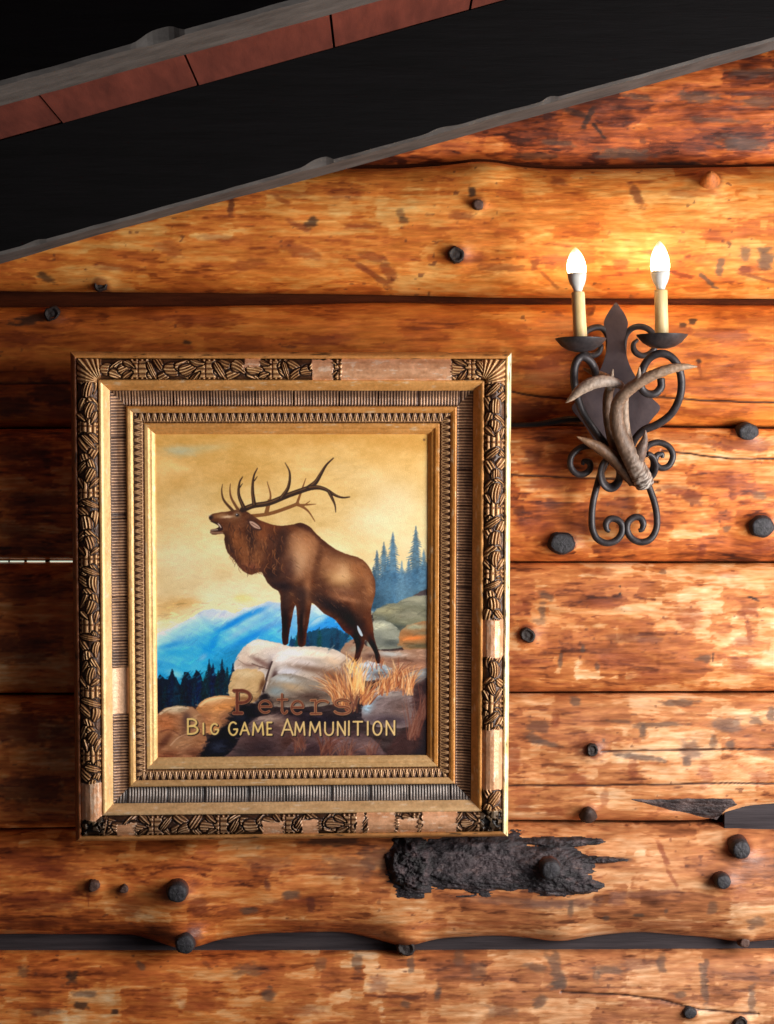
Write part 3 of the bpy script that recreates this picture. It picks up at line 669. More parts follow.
# far mountains
ridge = [(150, 636), (158, 631), (170, 626), (190, 616), (204, 608), (212, 606.5), (225, 608), (235, 611.5), (244, 606), (256, 603.5), (268, 599), (282, 601), (300, 604), (314, 603), (330, 612), (348, 622), (372, 636)]
w, m = poly(ridge + [(372, 700), (150, 720)], .9, False, .8)
MT = full((w, m))
tt = (PY - np.interp(PX, [p[0] for p in ridge], [p[1] for p in ridge]))
mc = ramp(tt / 85, [(0, (216, 220, 214)), (.09, (172, 204, 212)), (.28, (104, 176, 202)), (.55, (70, 162, 192)), (.8, (60, 152, 168)), (1.1, (80, 164, 168))])
mc = mc + ((fbm((PX + PY * .8) / 30, (PY - PX * .45) / 6, 1011, 4, .6) - .5) * 75)[..., None] * np.array([.9, .75, .6])
put(ALL, MT, mc[ALL])
for (x, y, rx, ry, a, c, k) in ((222, 613, 20, 4, 4, (214, 212, 214), .8), (210, 612, 6, 8, -30, (204, 208, 212), .6), (266, 604, 12, 3, -8, (206, 208, 206), .6), (250, 612, 20, 3, -22, (60, 150, 206), .8), (232, 622, 22, 3, -28, (38, 134, 196), .8),
    (262, 618, 22, 4, -30, (120, 176, 200), .6), (240, 630, 16, 3, -30, (150, 180, 196), .5), (268, 625, 14, 3, -28, (130, 156, 176), .55), (200, 626, 12, 3, -35, (150, 196, 214), .6), (182, 628, 16, 4, -24, (158, 198, 212), .55),
    (176, 650, 20, 5, -5, (50, 150, 190), .5), (170, 643, 14, 3, -12, (36, 124, 168), .5), (214, 640, 4, 10, 25, (30, 130, 196), .6), (206, 650, 6, 10, 20, (36, 140, 200), .5), (250, 636, 22, 4, -28, (30, 124, 190), .6),
    (226, 660, 18, 10, -40, (30, 110, 140), .4), (240, 650, 12, 10, -40, (44, 120, 150), .4), (176, 672, 10, 4, 20, (150, 200, 200), .6), (195, 664, 8, 6, -30, (90, 170, 190), .5), (203, 655, 5, 3, -40, (150, 180, 186), .5)):
    blob(x, y, rx, ry, a, c, k, MT)
# second blue ridge behind the legs
w, m = poly([(300, 640), (306, 628), (314, 618), (326, 613), (336, 618), (350, 630), (356, 648), (300, 650)], 1.5, True, .5)
S2 = full((w, m)); put(w, m, (58, 146, 200)); blob(318, 618, 14, 4, -30, (170, 200, 214), .8, S2); blob(330, 630, 16, 6, 10, (70, 120, 160), .5, S2)
blob(290, 625, 10, 18, 0, (110, 160, 190), .6, MT)
def fir(x, top, base, wd, col, k=1., seed=0, rate=.24):
    r = random.Random(seed)
    L_, R_ = [], []
    y = top; lev = 0
    while y < base:
        hw = min(wd, .35 + (y - top) * rate)
        L_.append((x - hw * .42 - .2, y)); R_.append((x + hw * .42 + .2, y))
        y2 = y + r.uniform(2.0, 3.2)
        hw2 = min(wd, .5 + (y2 - top) * rate)
        L_.append((x - hw2 * r.uniform(.75, 1.2), y2 + r.uniform(0, .8))); R_.append((x + hw2 * r.uniform(.75, 1.2), y2 + r.uniform(0, .8)))
        y = y2 - .3
    w, m = poly([(x, top - 1)] + R_ + L_[::-1], 1.1, False, .45, seed + 3)
    n = fbm(PX[w] / 2.5, PY[w] / 2.0, seed + 200, 2) - .5
    put(w, m * k, np.array(col, float) * (1 + n[..., None] * .5))
# firs behind the legs
w, m = poly([(288, 646), (292, 637), (300, 640), (306, 632), (316, 628), (330, 626), (342, 630), (352, 640), (358, 650), (290, 652)], 1.2, True, 1.6, 7)
put(w, m, (36, 76, 92))
for k in range(22):
    x = prng.uniform(291, 350); y = prng.uniform(622, 632) + abs(x - 325) * .18
    fir(x, y, y + 20, 3.2, (26 + prng.random() * 16, 58 + prng.random() * 26, 72 + prng.random() * 24), .9, k)
# dark wood at lower left
top = [(150, 684)] + [(x, 676 + 7 * math.sin(x * .5) + 3 * math.sin(x * 1.3) - (x - 158) * .08) for x in range(156, 246, 4)]
w, m = poly(top + [(250, 720), (150, 726)], 1., False, 1.2, 9)
put(w, m, (14, 42, 54))
for k, (x, tp) in enumerate(((160, 679), (165, 684), (172, 671), (176, 676), (182, 684), (189, 674), (194, 682), (199, 672), (204, 676), (209, 658), (213, 662), (218, 668), (222, 658), (227, 666), (233, 662), (238, 668), (243, 660), (169, 684), (186, 682), (206, 670), (230, 674))):
    fir(x, tp, tp + 46, 5.2, (12 + (k * 7) % 14, 38 + (k * 11) % 18, 50 + (k * 5) % 18), .96, 40 + k)
for k in range(60):
    x = prng.uniform(158, 240); y = prng.uniform(682, 706)
    stroke([(x, y), (x + prng.uniform(-.5, .5), y + prng.uniform(4, 9))], .8, .5, (34, 84, 96) if k % 2 else (8, 26, 34), .5)
# hazy firs at right
w, m = poly([(371, 590), (376, 580), (384, 572), (392, 570), (402, 570), (410, 570), (418, 566), (436, 566), (436, 612), (371, 612)], 5, True, 1.5, 11)
put(w, m * .95, (84, 116, 132))
for k, (x, tp, wd, c) in enumerate(((377, 549, 5, (58, 88, 104)), (384, 541, 5.5, (64, 98, 116)), (393, 531, 8, (66, 104, 126)), (402, 560, 7, (96, 130, 144)), (416, 525, 8.5, (60, 94, 112)), (424, 548, 7, (84, 118, 132)), (409, 558, 6, (80, 112, 128)), (388, 556, 6, (72, 106, 122)), (374, 565, 4, (50, 78, 92)))):
    fir(x, tp, 606, wd, c, .85, 90 + k)
blob(402, 590, 22, 12, 0, (96, 126, 134), .45); blob(378, 600, 10, 10, 0, (44, 66, 76), .6); blob(420, 596, 12, 8, 0, (74, 96, 96), .5)

# ground and boulders
def rock(pts, base, lights=(), darks=(), feather=1.1, wob=.8, seed=3, tex=34, ang=.35):
    w, m = poly(pts, feather, True, wob, seed)
    X, Y = PX[w], PY[w]
    n = fbm((X + Y * ang) / 16, (Y - X * ang) / 5, seed + 60, 4, .6) - .5
    put(w, m, np.asarray(base, float) + (n * tex)[..., None] * np.array([1, .95, .85]))
    M = full((w, m))
    for (x, y, rx, ry, a, c, k) in tuple(lights) + tuple(darks): blob(x, y, rx, ry, a, c, k, M)
    return M
rock([(340, 652), (352, 640), (372, 612), (400, 604), (436, 598), (436, 764), (150, 764), (150, 712), (230, 700), (260, 660)], (66, 54, 52), seed=21, tex=50)
rock([(396, 604), (405, 597), (420, 594.5), (436, 596), (436, 616), (400, 614)], (126, 122, 98), ((418, 598, 14, 3, 0, (160, 152, 122), .8),), ((420, 609, 20, 3, 0, (84, 84, 74), .7),), seed=22)
rock([(373, 614), (380, 606), (394, 602), (412, 604), (436, 606), (436, 632), (400, 630), (380, 624)], (122, 118, 94), ((388, 609, 12, 4, -8, (158, 148, 112), .8), (412, 614, 16, 4, 0, (140, 132, 108), .6)), ((396, 626, 18, 4, 5, (78, 82, 74), .8), (382, 618, 8, 4, 20, (92, 94, 84), .5)), seed=23)
rock([(368, 646), (370, 628), (374, 620), (384, 619), (396, 625), (404, 636), (402, 646), (386, 648)], (138, 136, 118), ((380, 624, 10, 4, 10, (182, 176, 146), .8),), ((392, 642, 12, 4, 0, (84, 86, 80), .7), (378, 638, 6, 6, 0, (110, 110, 100), .5)), seed=24)
rock([(400, 632), (412, 623), (436, 622), (436, 652), (404, 648)], (150, 112, 78), ((416, 626, 12, 3, 0, (150, 146, 118), .8), (414, 637, 12, 2.5, -4, (196, 122, 72), .8)), ((420, 645, 16, 3, 0, (96, 86, 66), .8), (425, 632, 10, 2, 0, (120, 110, 86), .6)), seed=25)
rock([(340, 652), (348, 640), (356, 638), (366, 644), (384, 650), (436, 650), (436, 680), (380, 674), (350, 664)], (150, 118, 96), ((390, 653, 16, 3, 5, (170, 164, 152), .8), (356, 648, 8, 4, 0, (150, 140, 120), .7), (420, 664, 16, 4, 0, (160, 116, 90), .6)), ((405, 660, 24, 3, 0, (112, 82, 68), .6), (372, 655, 8, 3, 0, (90, 66, 58), .6)), seed=26)
# main boulder under the animal
rock([(234, 668), (236, 656), (243, 646), (250, 640.5), (258, 637.5), (268, 639), (282, 642), (294, 645), (316, 645), (334, 648), (346, 655), (352, 664), (346, 690), (318, 704), (262, 704), (240, 690)], (196, 178, 158),
     ((262, 642, 18, 4, 5, (232, 216, 188), .9), (252, 650, 12, 6, -25, (222, 204, 178), .8), (300, 650, 24, 4, 4, (226, 208, 186), .85), (286, 660, 16, 6, 20, (216, 204, 196), .7), (322, 656, 20, 6, 6, (212, 190, 162), .7), (244, 658, 7, 6, 0, (206, 180, 156), .6), (278, 672, 14, 6, -10, (186, 184, 182), .6)),
     ((262, 661, 14, 3, 30, (120, 92, 82), .7), (272, 668, 4, 9, -10, (74, 58, 58), .85), (250, 664, 9, 3, 10, (150, 124, 108), .7), (300, 676, 24, 7, 5, (146, 124, 104), .7), (332, 672, 16, 9, 10, (140, 108, 84), .7), (310, 664, 18, 4, 12, (160, 142, 128), .6), (296, 694, 40, 8, 0, (88, 68, 60), .8), (258, 672, 3, 3, 0, (170, 130, 110), .5)), seed=27, tex=30)
rock([(266, 676), (270, 664), (274, 655), (282, 648.5), (296, 646), (316, 646), (334, 649), (347, 656), (353, 665), (348, 684), (330, 696), (300, 694), (276, 690)], (186, 168, 148),
     ((296, 651, 24, 4.5, 3, (240, 226, 206), .95), (282, 658, 10, 7, -30, (226, 212, 196), .9), (318, 653, 22, 3.5, 8, (226, 204, 176), .85), (302, 661, 16, 4, 10, (206, 190, 176), .7), (288, 670, 14, 5, -8, (196, 190, 186), .7), (334, 660, 10, 4, 15, (208, 178, 146), .7)),
     ((312, 668, 26, 3.5, 10, (128, 104, 88), .75), (334, 676, 16, 8, 18, (124, 92, 72), .8), (300, 682, 26, 5, 6, (112, 88, 74), .8), (274, 676, 3, 9, 12, (82, 62, 58), .8), (346, 668, 6, 9, 0, (140, 108, 86), .6), (296, 692, 26, 4, 0, (64, 46, 44), .85)), seed=47, tex=44)
stroke([(272, 660), (269, 668), (266, 678), (263, 690)], 1.6, 2.6, (58, 42, 42), .8)
stroke([(252, 662), (260, 665), (268, 667)], 1.2, 1.6, (96, 72, 64), .7)
stroke([(238, 658), (246, 663), (256, 664)], .8, 1.2, (130, 104, 90), .6)
rock([(228, 686), (231, 676), (234, 669), (246, 667), (260, 669), (265, 676), (262, 688), (256, 700), (240, 702), (230, 696)], (186, 154, 112), ((245, 672, 12, 4, 5, (204, 178, 138), .8), (240, 684, 8, 8, 0, (196, 166, 126), .6)), ((262, 684, 3, 9, 15, (104, 74, 56), .8), (244, 698, 14, 3, 0, (120, 84, 60), .7)), seed=28)
rock([(264, 704), (266, 688), (272, 676), (286, 672), (304, 676), (326, 686), (332, 704)], (138, 124, 108), ((284, 678, 14, 4, 10, (178, 176, 166), .8), (292, 686, 14, 4, 12, (176, 150, 118), .7), (276, 690, 8, 5, 0, (140, 150, 146), .6)), ((312, 696, 18, 6, 0, (84, 66, 58), .8), (280, 700, 18, 4, 0, (96, 78, 68), .7)), seed=29)
# lower left boulders
rock([(196, 712), (198, 703), (206, 697), (218, 694), (231, 695), (238, 700), (234, 716), (224, 730), (206, 732)], (176, 128, 88), ((214, 698, 14, 3.5, -8, (216, 172, 126), .85), (222, 706, 12, 4, -6, (206, 142, 88), .7)), ((226, 718, 8, 8, 30, (124, 88, 68), .7), (204, 716, 8, 6, 0, (146, 100, 74), .6)), seed=30)
rock([(150, 764), (150, 724), (158, 712), (166, 706), (178, 704), (190, 705), (198, 710), (204, 720), (206, 736), (202, 764)], (150, 108, 80), ((174, 708, 14, 4, -4, (192, 170, 138), .8), (166, 722, 10, 10, -30, (172, 112, 76), .7), (194, 718, 6, 8, 0, (172, 138, 104), .6), (180, 742, 14, 10, -30, (160, 124, 94), .6)), ((164, 740, 4, 12, 40, (96, 62, 50), .7), (186, 724, 5, 10, 10, (92, 68, 58), .6), (166, 756, 14, 6, -20, (110, 66, 50), .6), (194, 752, 10, 6, 0, (90, 58, 46), .6), (186, 716, 4, 6, 0, (80, 64, 62), .5)), seed=31)
stroke([(160, 712), (168, 707), (178, 705.5), (188, 706.5)], 2.2, 1.4, (216, 196, 160), .55)
stroke([(200, 704), (208, 698.5), (220, 696), (231, 697)], 2.4, 1.4, (234, 194, 146), .6)
stroke([(170, 744), (178, 736), (188, 732)], 1.6, .8, (196, 160, 130), .5)
stroke([(160, 730), (170, 728), (180, 734)], 2, 1, (98, 62, 50), .5)
# dark clefts
for (pts, c) in (([(214, 732), (226, 722), (232, 708), (240, 704), (262, 706), (256, 716), (246, 726), (236, 744), (226, 764), (196, 764)], (22, 24, 34)), ([(256, 700), (264, 692), (272, 700), (270, 710), (256, 712)], (44, 38, 42))):
    w, m = poly(pts, 4, True, 2.5, 13); put(w, m * .95, c)
blob(218, 746, 8, 6, 0, (70, 74, 84), .6); blob(240, 716, 10, 4, 20, (60, 60, 66), .5)
rock([(226, 764), (236, 744), (246, 726), (258, 716), (280, 713), (296, 716), (306, 728), (308, 764)], (92, 72, 68), ((268, 718, 16, 5, 0, (150, 128, 112), .8), (254, 726, 8, 5, -40, (120, 106, 102), .6), (284, 724, 10, 5, 20, (126, 100, 84), .6)), ((262, 748, 18, 10, 0, (56, 44, 46), .7), (240, 752, 8, 8, 0, (64, 56, 56), .6), (290, 742, 10, 10, 0, (74, 50, 44), .6)), seed=32)
rock([(286, 764), (296, 738), (320, 728), (350, 730), (372, 738), (384, 752), (388, 764)], (86, 68, 66), ((336, 742, 20, 7, 0, (122, 98, 92), .7), (370, 746, 14, 6, 0, (128, 104, 96), .6)), ((316, 750, 14, 8, 0, (62, 46, 48), .7),), seed=33, tex=40)
blob(320, 720, 24, 7, 0, (34, 28, 40), .85); blob(300, 712, 20, 5, 0, (44, 36, 44), .7); blob(356, 716, 12, 6, 0, (40, 34, 42), .7)
# boulder at lower right
rock([(362, 716), (364, 703), (370, 693), (380, 687), (394, 686), (408, 689), (418, 697), (420, 712), (414, 726), (388, 728), (370, 724)], (120, 104, 98), ((378, 692, 10, 5, -25, (178, 194, 198), .95), (368, 706, 5, 8, 20, (160, 178, 180), .85), (392, 694, 16, 4, 5, (150, 136, 124), .7)), ((402, 708, 12, 10, 0, (100, 80, 72), .6), (390, 720, 22, 5, 5, (78, 66, 68), .8), (372, 698, 4, 5, 0, (96, 104, 108), .5)), seed=34)
rock([(352, 668), (362, 662), (378, 662), (392, 668), (388, 678), (362, 680), (352, 676)], (150, 154, 150), ((370, 664, 12, 3, 0, (186, 190, 190), .8), (364, 674, 8, 3, 0, (206, 210, 212), .7)), ((380, 674, 10, 3, 0, (100, 92, 88), .7),), seed=35)
rock([(398, 686), (406, 674), (436, 668), (436, 690), (420, 694)], (118, 108, 100), ((420, 673, 14, 3, -6, (150, 148, 140), .7),), ((420, 686, 14, 4, 0, (80, 62, 56), .7),), seed=36)
w, m = poly([(414, 690), (436, 684), (436, 764), (386, 764), (396, 738), (416, 722)], 5, True, 2, 15); put(w, m * .85, (66, 46, 44))
w, m = poly([(424, 690), (436, 684), (436, 764), (404, 764), (424, 740)], 5, True, 2, 15); put(w, m * .7, (34, 28, 36))
# oil brushwork: short dabs that pick up the colour under them
EM = None
def dab(x, y, L, wd, ang, jit, k, within=None):
    i, j = int((y - CY0) * SC), int((x - CX0) * SC)
    if not (0 <= i < chh and 0 <= j < cw): return
    c = IMG[i, j] * (1 + r.uniform(-jit, jit)) + r.uniform(-5, 5)
    dx, dy = math.cos(ang) * L / 2, math.sin(ang) * L / 2
    stroke([(x - dx, y - dy), (x + dx, y + dy)], wd, wd * .5, c, k, .9, False, within)
r = random.Random(99)
for i in range(2400):
    x = r.uniform(155, 430); y = r.uniform(430, 760)
    i_, j_ = int((y - CY0) * SC), int((x - CX0) * SC)
    if MT[i_, j_] > .5 and y < 690: dab(x, y, r.uniform(4, 12), r.uniform(1, 2.2), -.6 + r.uniform(-.3, .3), .15, .45, MT)
    elif y < 600 and x < 366: dab(x, y, r.uniform(6, 16), r.uniform(1.5, 4), r.uniform(-.6, .6), .03, .5)
    elif y > 600:
        dab(x, y, r.uniform(4, 10), r.uniform(1, 2.2), r.uniform(-.5, .3), .24, .5)
        dab(x + r.uniform(-9, 9), y + r.uniform(-9, 9), r.uniform(4, 8), r.uniform(.8, 1.8), r.uniform(-.6, .4), .24, .5)
# grasses
GR = [(196, 146, 98), (170, 112, 76), (214, 176, 130), (140, 86, 62), (112, 68, 52), (186, 130, 88)]
def tuft(x, y, n, spread, hgt, seed, lean=0, pal=GR, k=.7):
    r = random.Random(seed)
    for i in range(n):
        a = r.uniform(-spread, spread) + lean; h = hgt * r.uniform(.45, 1.)
        bx = x + r.uniform(-6, 6); by = y + r.uniform(-4, 5)
        stroke([(bx, by), (bx + math.sin(a) * h * .5, by - math.cos(a) * h * .55), (bx + math.sin(a * 1.25) * h, by - math.cos(a * 1.25) * h)], 1.5, .4, r.choice(pal), k * r.uniform(.6, 1.1), .8)
tuft(350, 706, 90, .55, 46, 1, -.15); tuft(366, 700, 60, .6, 34, 2, .25); tuft(338, 700, 50, .5, 34, 3, -.35); tuft(396, 686, 60, .6, 30, 4, .25); tuft(408, 690, 40, .5, 26, 5, .1)
tuft(384, 690, 40, .6, 22, 6, .1); tuft(358, 690, 40, .3, 36, 7, -.05, [(226, 180, 124), (214, 158, 100)])
RU = [(104, 68, 56), (118, 78, 64), (86, 56, 50), (128, 94, 78)]
tuft(326, 752, 60, .7, 26, 8, .2, RU, .55); tuft(300, 748, 40, .6, 22, 9, 0, RU, .45); tuft(414, 736, 60, .35, 46, 10, .15, RU, .5); tuft(346, 756, 40, .8, 20, 11, .2, RU, .5); tuft(424, 716, 30, .3, 34, 12, .1, RU, .5); tuft(372, 756, 30, .7, 18, 13, 0, RU, .4)
tuft(352, 708, 26, .5, 30, 14, .05, RU, .5)

# the bugling elk
FAR = (128, 82, 44)
for (pts, w0, w1) in (([(250, 514), (269.7, 511.5), (289.4, 505), (298, 501.5)], 3.6, 3.4), ([(297, 502), (304, 505.5), (309.5, 510.5), (315, 519.2)], 3.4, .8), ([(298, 503), (308, 502.6), (316, 502)], 2.6, .6), ([(304, 503.5), (310, 499)], 1.6, .6),
                      ([(267.5, 510), (270.9, 494), (267.5, 479.5)], 3.0, .7), ([(297, 502), (302.6, 486), (306, 476.4)], 2.8, .6), ([(266, 511), (269, 498)], 3, 2)):
    stroke(pts, w0, w1, FAR)
elk = [(209.3, 514.8), (213, 511.6), (218, 510.6), (230, 508.6), (241, 507.2), (247, 509), (258.7, 517), (269.7, 521.4), (280.7, 523.6), (291.6, 522.5), (300.4, 520.7), (309.2, 524.2), (316.9, 532.4), (326.8, 541), (337.8, 548.4), (348.7, 552.8), (357.5, 555.2), (365.4, 560.3),
       (372, 569.8), (375.4, 580.7), (375.4, 591.7), (372.6, 602.7), (371.4, 611.5), (373, 622.5), (374.4, 635.7), (377.5, 646.6), (380.4, 655.4), (380.2, 662), (376.5, 661.5), (375.0, 653), (369.5, 642.5), (365.4, 638.5), (363.4, 646.6), (359.4, 656.5), (356.5, 661), (353.6, 660),
       (355.3, 653.2), (355.8, 644.4), (352.2, 635.7), (343.5, 629), (334.7, 618), (323.7, 611.5), (312.7, 601.2), (311, 606), (309.4, 618), (306.8, 631.3), (305, 643.5), (298.2, 643.5), (297.3, 624.7), (296.6, 609.3), (295.6, 603.5), (294.4, 606), (290.9, 622.5), (288.8, 633.5), (287.8, 642), (282.4, 641.6), (281.9, 622.5), (280.7, 607), (279.6, 591),
       (273.2, 586), (267.7, 580.7), (264.5, 575), (260.9, 569.7), (252, 572.4), (246, 570.5), (241, 566.4), (234.5, 557.6), (228, 550), (225, 540), (224.5, 532), (219, 532), (212.6, 532), (211.3, 527.4), (217, 526), (220.6, 522.8), (216.5, 519.4), (211, 518.4)]
w, m = poly(elk, .8, True, .35, 19)
EM = full((w, m))
X, Y = PX[w], PY[w]
n = fbm((X - Y * .5) / 14, (Y + X * .3) / 5, 1201, 4, .6) - .5
put(w, m, np.array((94, 53, 31.)) + (n * 50)[..., None] * np.array([1, .8, .6]))
for (x, y, rx, ry, a, c, k) in (
    (302, 548, 16, 20, 10, (172, 120, 80), .75), (298, 562, 9, 14, 0, (178, 132, 94), .6), (310, 536, 10, 8, 40, (150, 96, 60), .5), (341, 572, 16, 13, 15, (186, 138, 90), .8), (343, 570, 8, 7, 0, (206, 162, 116), .6), (330, 562, 18, 10, 30, (142, 92, 58), .6), (358, 568, 12, 9, 40, (140, 86, 50), .7),
    (369, 585, 5, 16, -8, (150, 96, 58), .6), (360, 592, 8, 14, 10, (112, 66, 38), .5), (350, 598, 22, 3, 12, (150, 98, 66), .6), (307, 588, 5, 16, 8, (160, 104, 66), .65), (319, 556, 3.5, 26, 14, (86, 48, 28), .55), (322, 590, 8, 12, -20, (76, 42, 26), .7),
    (305, 524, 18, 4, 22, (64, 32, 20), .75), (322, 538, 16, 3, 42, (74, 38, 22), .7), (345, 551, 16, 3, 22, (92, 50, 28), .6), (275, 524, 20, 4, 8, (120, 64, 36), .5),
    (280, 545, 7, 26, 12, (60, 34, 24), .75), (268, 548, 10, 22, 5, (74, 40, 26), .6), (288, 568, 8, 18, 5, (74, 42, 30), .6), (252, 534, 6, 18, 0, (48, 28, 22), .65), (244, 548, 7, 16, -15, (128, 76, 44), .6), (258, 555, 7, 14, 10, (130, 80, 48), .5), (236, 536, 6, 12, 0, (126, 74, 42), .6), (262, 532, 8, 8, 0, (136, 78, 44), .5), (250, 566, 12, 5, 0, (110, 58, 40), .5),
    (228, 540, 4, 10, -15, (58, 34, 24), .6), (232, 550, 5, 6, -40, (60, 36, 28), .5), (272, 572, 10, 8, 20, (50, 28, 22), .7), (282, 584, 14, 5, 10, (46, 26, 22), .75), (300, 592, 8, 8, 0, (56, 32, 24), .6),
    (334, 606, 24, 7, 28, (44, 26, 22), .85), (350, 618, 14, 8, 45, (40, 24, 20), .85), (285, 616, 5, 30, 0, (46, 26, 22), .85), (302, 622, 4, 26, 3, (44, 26, 22), .85), (301, 600, 4, 10, 0, (62, 36, 26), .6), (304, 620, 1.6, 10, 3, (110, 72, 50), .5), (287, 600, 4, 10, 5, (74, 44, 30), .5),
    (357, 640, 5, 14, 0, (38, 24, 20), .85), (362, 606, 8, 10, 10, (86, 50, 30), .5), (370, 626, 3.5, 16, -8, (92, 54, 34), .6), (374, 648, 4, 14, -20, (36, 24, 20), .85), (362, 626, 5, 14, -10, (60, 36, 26), .6), (343, 590, 14, 4, 10, (120, 76, 52), .5),
    (222, 513, 8, 2.5, -8, (150, 104, 66), .6), (232, 518, 8, 4, -6, (116, 72, 44), .6), (228, 514.5, 6, 1.4, -4, (200, 160, 120), .7), (236, 510, 7, 2, -8, (84, 46, 26), .6)):
    blob(x, y, rx, ry, a, c, k, EM)
r = random.Random(98)
for i in range(420):
    x = r.uniform(222, 378); y = r.uniform(512, 658)
    if EM[int((y - CY0) * SC), int((x - CX0) * SC)] > .9: dab(x, y, r.uniform(3, 6), r.uniform(.8, 1.6), 1.0 + r.uniform(-.5, .5), .2, .5, EM)
# hair strokes on the mane
r = random.Random(8)
for i in range(150):
    x = r.uniform(229, 284); y = r.uniform(520, 568)
    if EM[min(chh - 1, int((y - CY0) * SC)), int((x - CX0) * SC)] < .9: continue
    c = r.choice([(54, 30, 22), (132, 80, 46), (96, 54, 32), (152, 96, 58), (66, 38, 26)])
    L = r.uniform(5, 10)
    stroke([(x, y), (x + r.uniform(-2, 1), y + L * .5), (x + r.uniform(-1, 3), y + L)], 1.0, .4, c, .5)
for i in range(26):
    f = i / 25; x = 226 + f * 36; y = np.interp(x, [226, 234, 241, 252, 262], [545, 556, 565, 570, 569])
    stroke([(x, y - 3), (x + .5, y + r.uniform(1.5, 3.5))], 1.2, .3, (84, 48, 32), .8)
for i in range(120):   # coat
    x = r.uniform(284, 374); y = r.uniform(526, 606)
    if EM[min(chh - 1, int((y - CY0) * SC)), min(cw - 1, int((x - CX0) * SC))] < .95: continue
    stroke([(x, y), (x + r.uniform(2, 5), y + r.uniform(1, 4))], .9, .4, r.choice([(170, 118, 76), (80, 46, 28), (140, 90, 56)]), .28)
d_ = (IMG - np.array((92, 54, 33.))) * .38 * EM[..., None]
IMG = np.clip(IMG + d_, 8, 245)
# gap between the hind legs
w, m = poly([(357.5, 624), (360.5, 628), (363, 634), (361, 634.5), (358, 629)], .8, True); put(w, m, (176, 182, 180))
# head details
w, m = poly([(211, 519), (216.5, 519.6), (221.5, 522.5), (223.5, 527), (220, 529), (213, 528.8), (212, 527.4), (217, 526.2), (219, 523.4)], .7, True); put(w, m, (44, 22, 20))
stroke([(219, 521), (221.4, 525)], 1.6, 1, (208, 176, 150)); stroke([(211.6, 530), (217, 530.4), (223, 530.4)], 2.2, 1.6, (134, 98, 74)); stroke([(212, 527.6), (218, 527.4)], .9, .8, (190, 160, 130))
blob(211.4, 515, 2.6, 2.4, 10, (34, 22, 22), .9, EM); blob(210.4, 513.4, 1.6, .7, -15, (150, 130, 120), .7); stroke([(212, 518.4), (217, 519.6), (221, 522)], 1, .8, (70, 40, 28))
blob(237.6, 512.6, 3.6, 2.8, -10, (190, 150, 106), .8); blob(237.8, 512.8, 2.1, 1.7, 0, (20, 12, 12), 1); blob(237.2, 512.2, .6, .6, 0, (240, 230, 220), .9)
w, m = poly([(247.8, 517.4), (252, 518), (258, 521), (262.2, 526.5), (260, 528.4), (254, 527), (249.6, 523)], .8, True); put(w, m, (70, 40, 30))
w, m = poly([(250, 519), (254, 519.8), (259, 523.6), (260.4, 526.6), (255, 525.4), (251, 522)], .8, True); put(w, m, (196, 156, 128))
stroke([(252, 521), (259, 525.5)], .8, .6, (120, 76, 60))
# near antler
NA = (52, 34, 24)
def antler2d(pts, w0, w1):
    stroke(pts, w0, w1, NA)
    p = np.array(pts) + np.array([-.5, -.7]); stroke(p, w0 * .3, w1 * .2, (112, 78, 48), .75)
antler2d([(243, 507.5), (254, 503.4), (269.7, 500.8), (289.4, 492.8), (311.4, 485.2)], 5.2, 5.2)
antler2d([(309, 486), (316, 480), (321.5, 471), (326.5, 463), (333.6, 456.2)], 5.6, .9)
antler2d([(310, 485.8), (318, 485.4), (326, 487.6), (335.6, 493.4), (343, 495.6), (349.8, 495)], 5.2, 1.0)
antler2d([(329, 489.5), (332.6, 497), (335, 503), (335.8, 510)], 3.6, .8)
antler2d([(244.4, 505.9), (239.4, 493), (240, 481), (243.2, 474.8)], 4.2, .7); stroke([(240.5, 485), (243, 481.5)], 1.4, .6, NA)
antler2d([(254.7, 503), (253, 488), (254.2, 474.5), (258, 466.2)], 4.2, .7); stroke([(255, 478.5), (257.6, 474.5)], 1.2, .6, NA)
antler2d([(281.5, 496.4), (288.6, 485), (290, 471), (285.6, 461)], 4.4, .7)
stroke([(233, 508), (224.5, 498), (222.4, 489), (223.2, 482.2)], 3.0, .6, (84, 54, 32)); stroke([(238.5, 507.5), (232, 496), (230.6, 488), (231, 481.6)], 3.0, .6, (112, 72, 42))
blob(243.5, 507.5, 4, 2.6, 0, (44, 26, 20), .9)
# grass in front of the hooves
tuft(352, 668, 14, .5, 16, 15, -.05, [(226, 190, 134), (206, 156, 96)], .9); tuft(378, 668, 10, .4, 10, 16, 0, GR, .7)

lum = IMG.mean(-1, keepdims=True)
low = sstep(590, 640, PY)[..., None]
IMG = IMG + (IMG - 118) * .30 * low + (IMG - lum) * .12
# lettering
def letters(glyphs, wd, fill, edge, sh):
    for dx, dy, ww, c, k in ((.9, .8, wd + 1.0, sh, .85), (0, 0, wd + (1.0 if edge else 0), edge or fill, 1.), (0, 0, wd, fill, 1.)):
        for (strokes, x0, x1, y0, y1) in glyphs:
            for st in strokes:
                pts = [(x0 + (x1 - x0) * p[0] + dx, y0 + (y1 - y0) * p[1] + dy) for p in st]
                stroke(pts, ww, ww, c, k, .7, len(pts) > 6)
def arc(cx, cy, rx, ry, a0, a1, n=16): return [(cx + rx * math.cos(math.radians(a0 + (a1 - a0) * i / n)), cy + ry * math.sin(math.radians(a0 + (a1 - a0) * i / n))) for i in range(n + 1)]
gI = [[(.5, 0), (.5, 1)]]
gB = [[(.05, 0), (.05, 1)], arc(.35, .24, .5, .24, -90, 90), arc(.35, .73, .62, .27, -90, 90), [(.05, 0), (.38, 0)], [(.05, .48), (.38, .48)], [(.05, 1), (.38, 1)]]
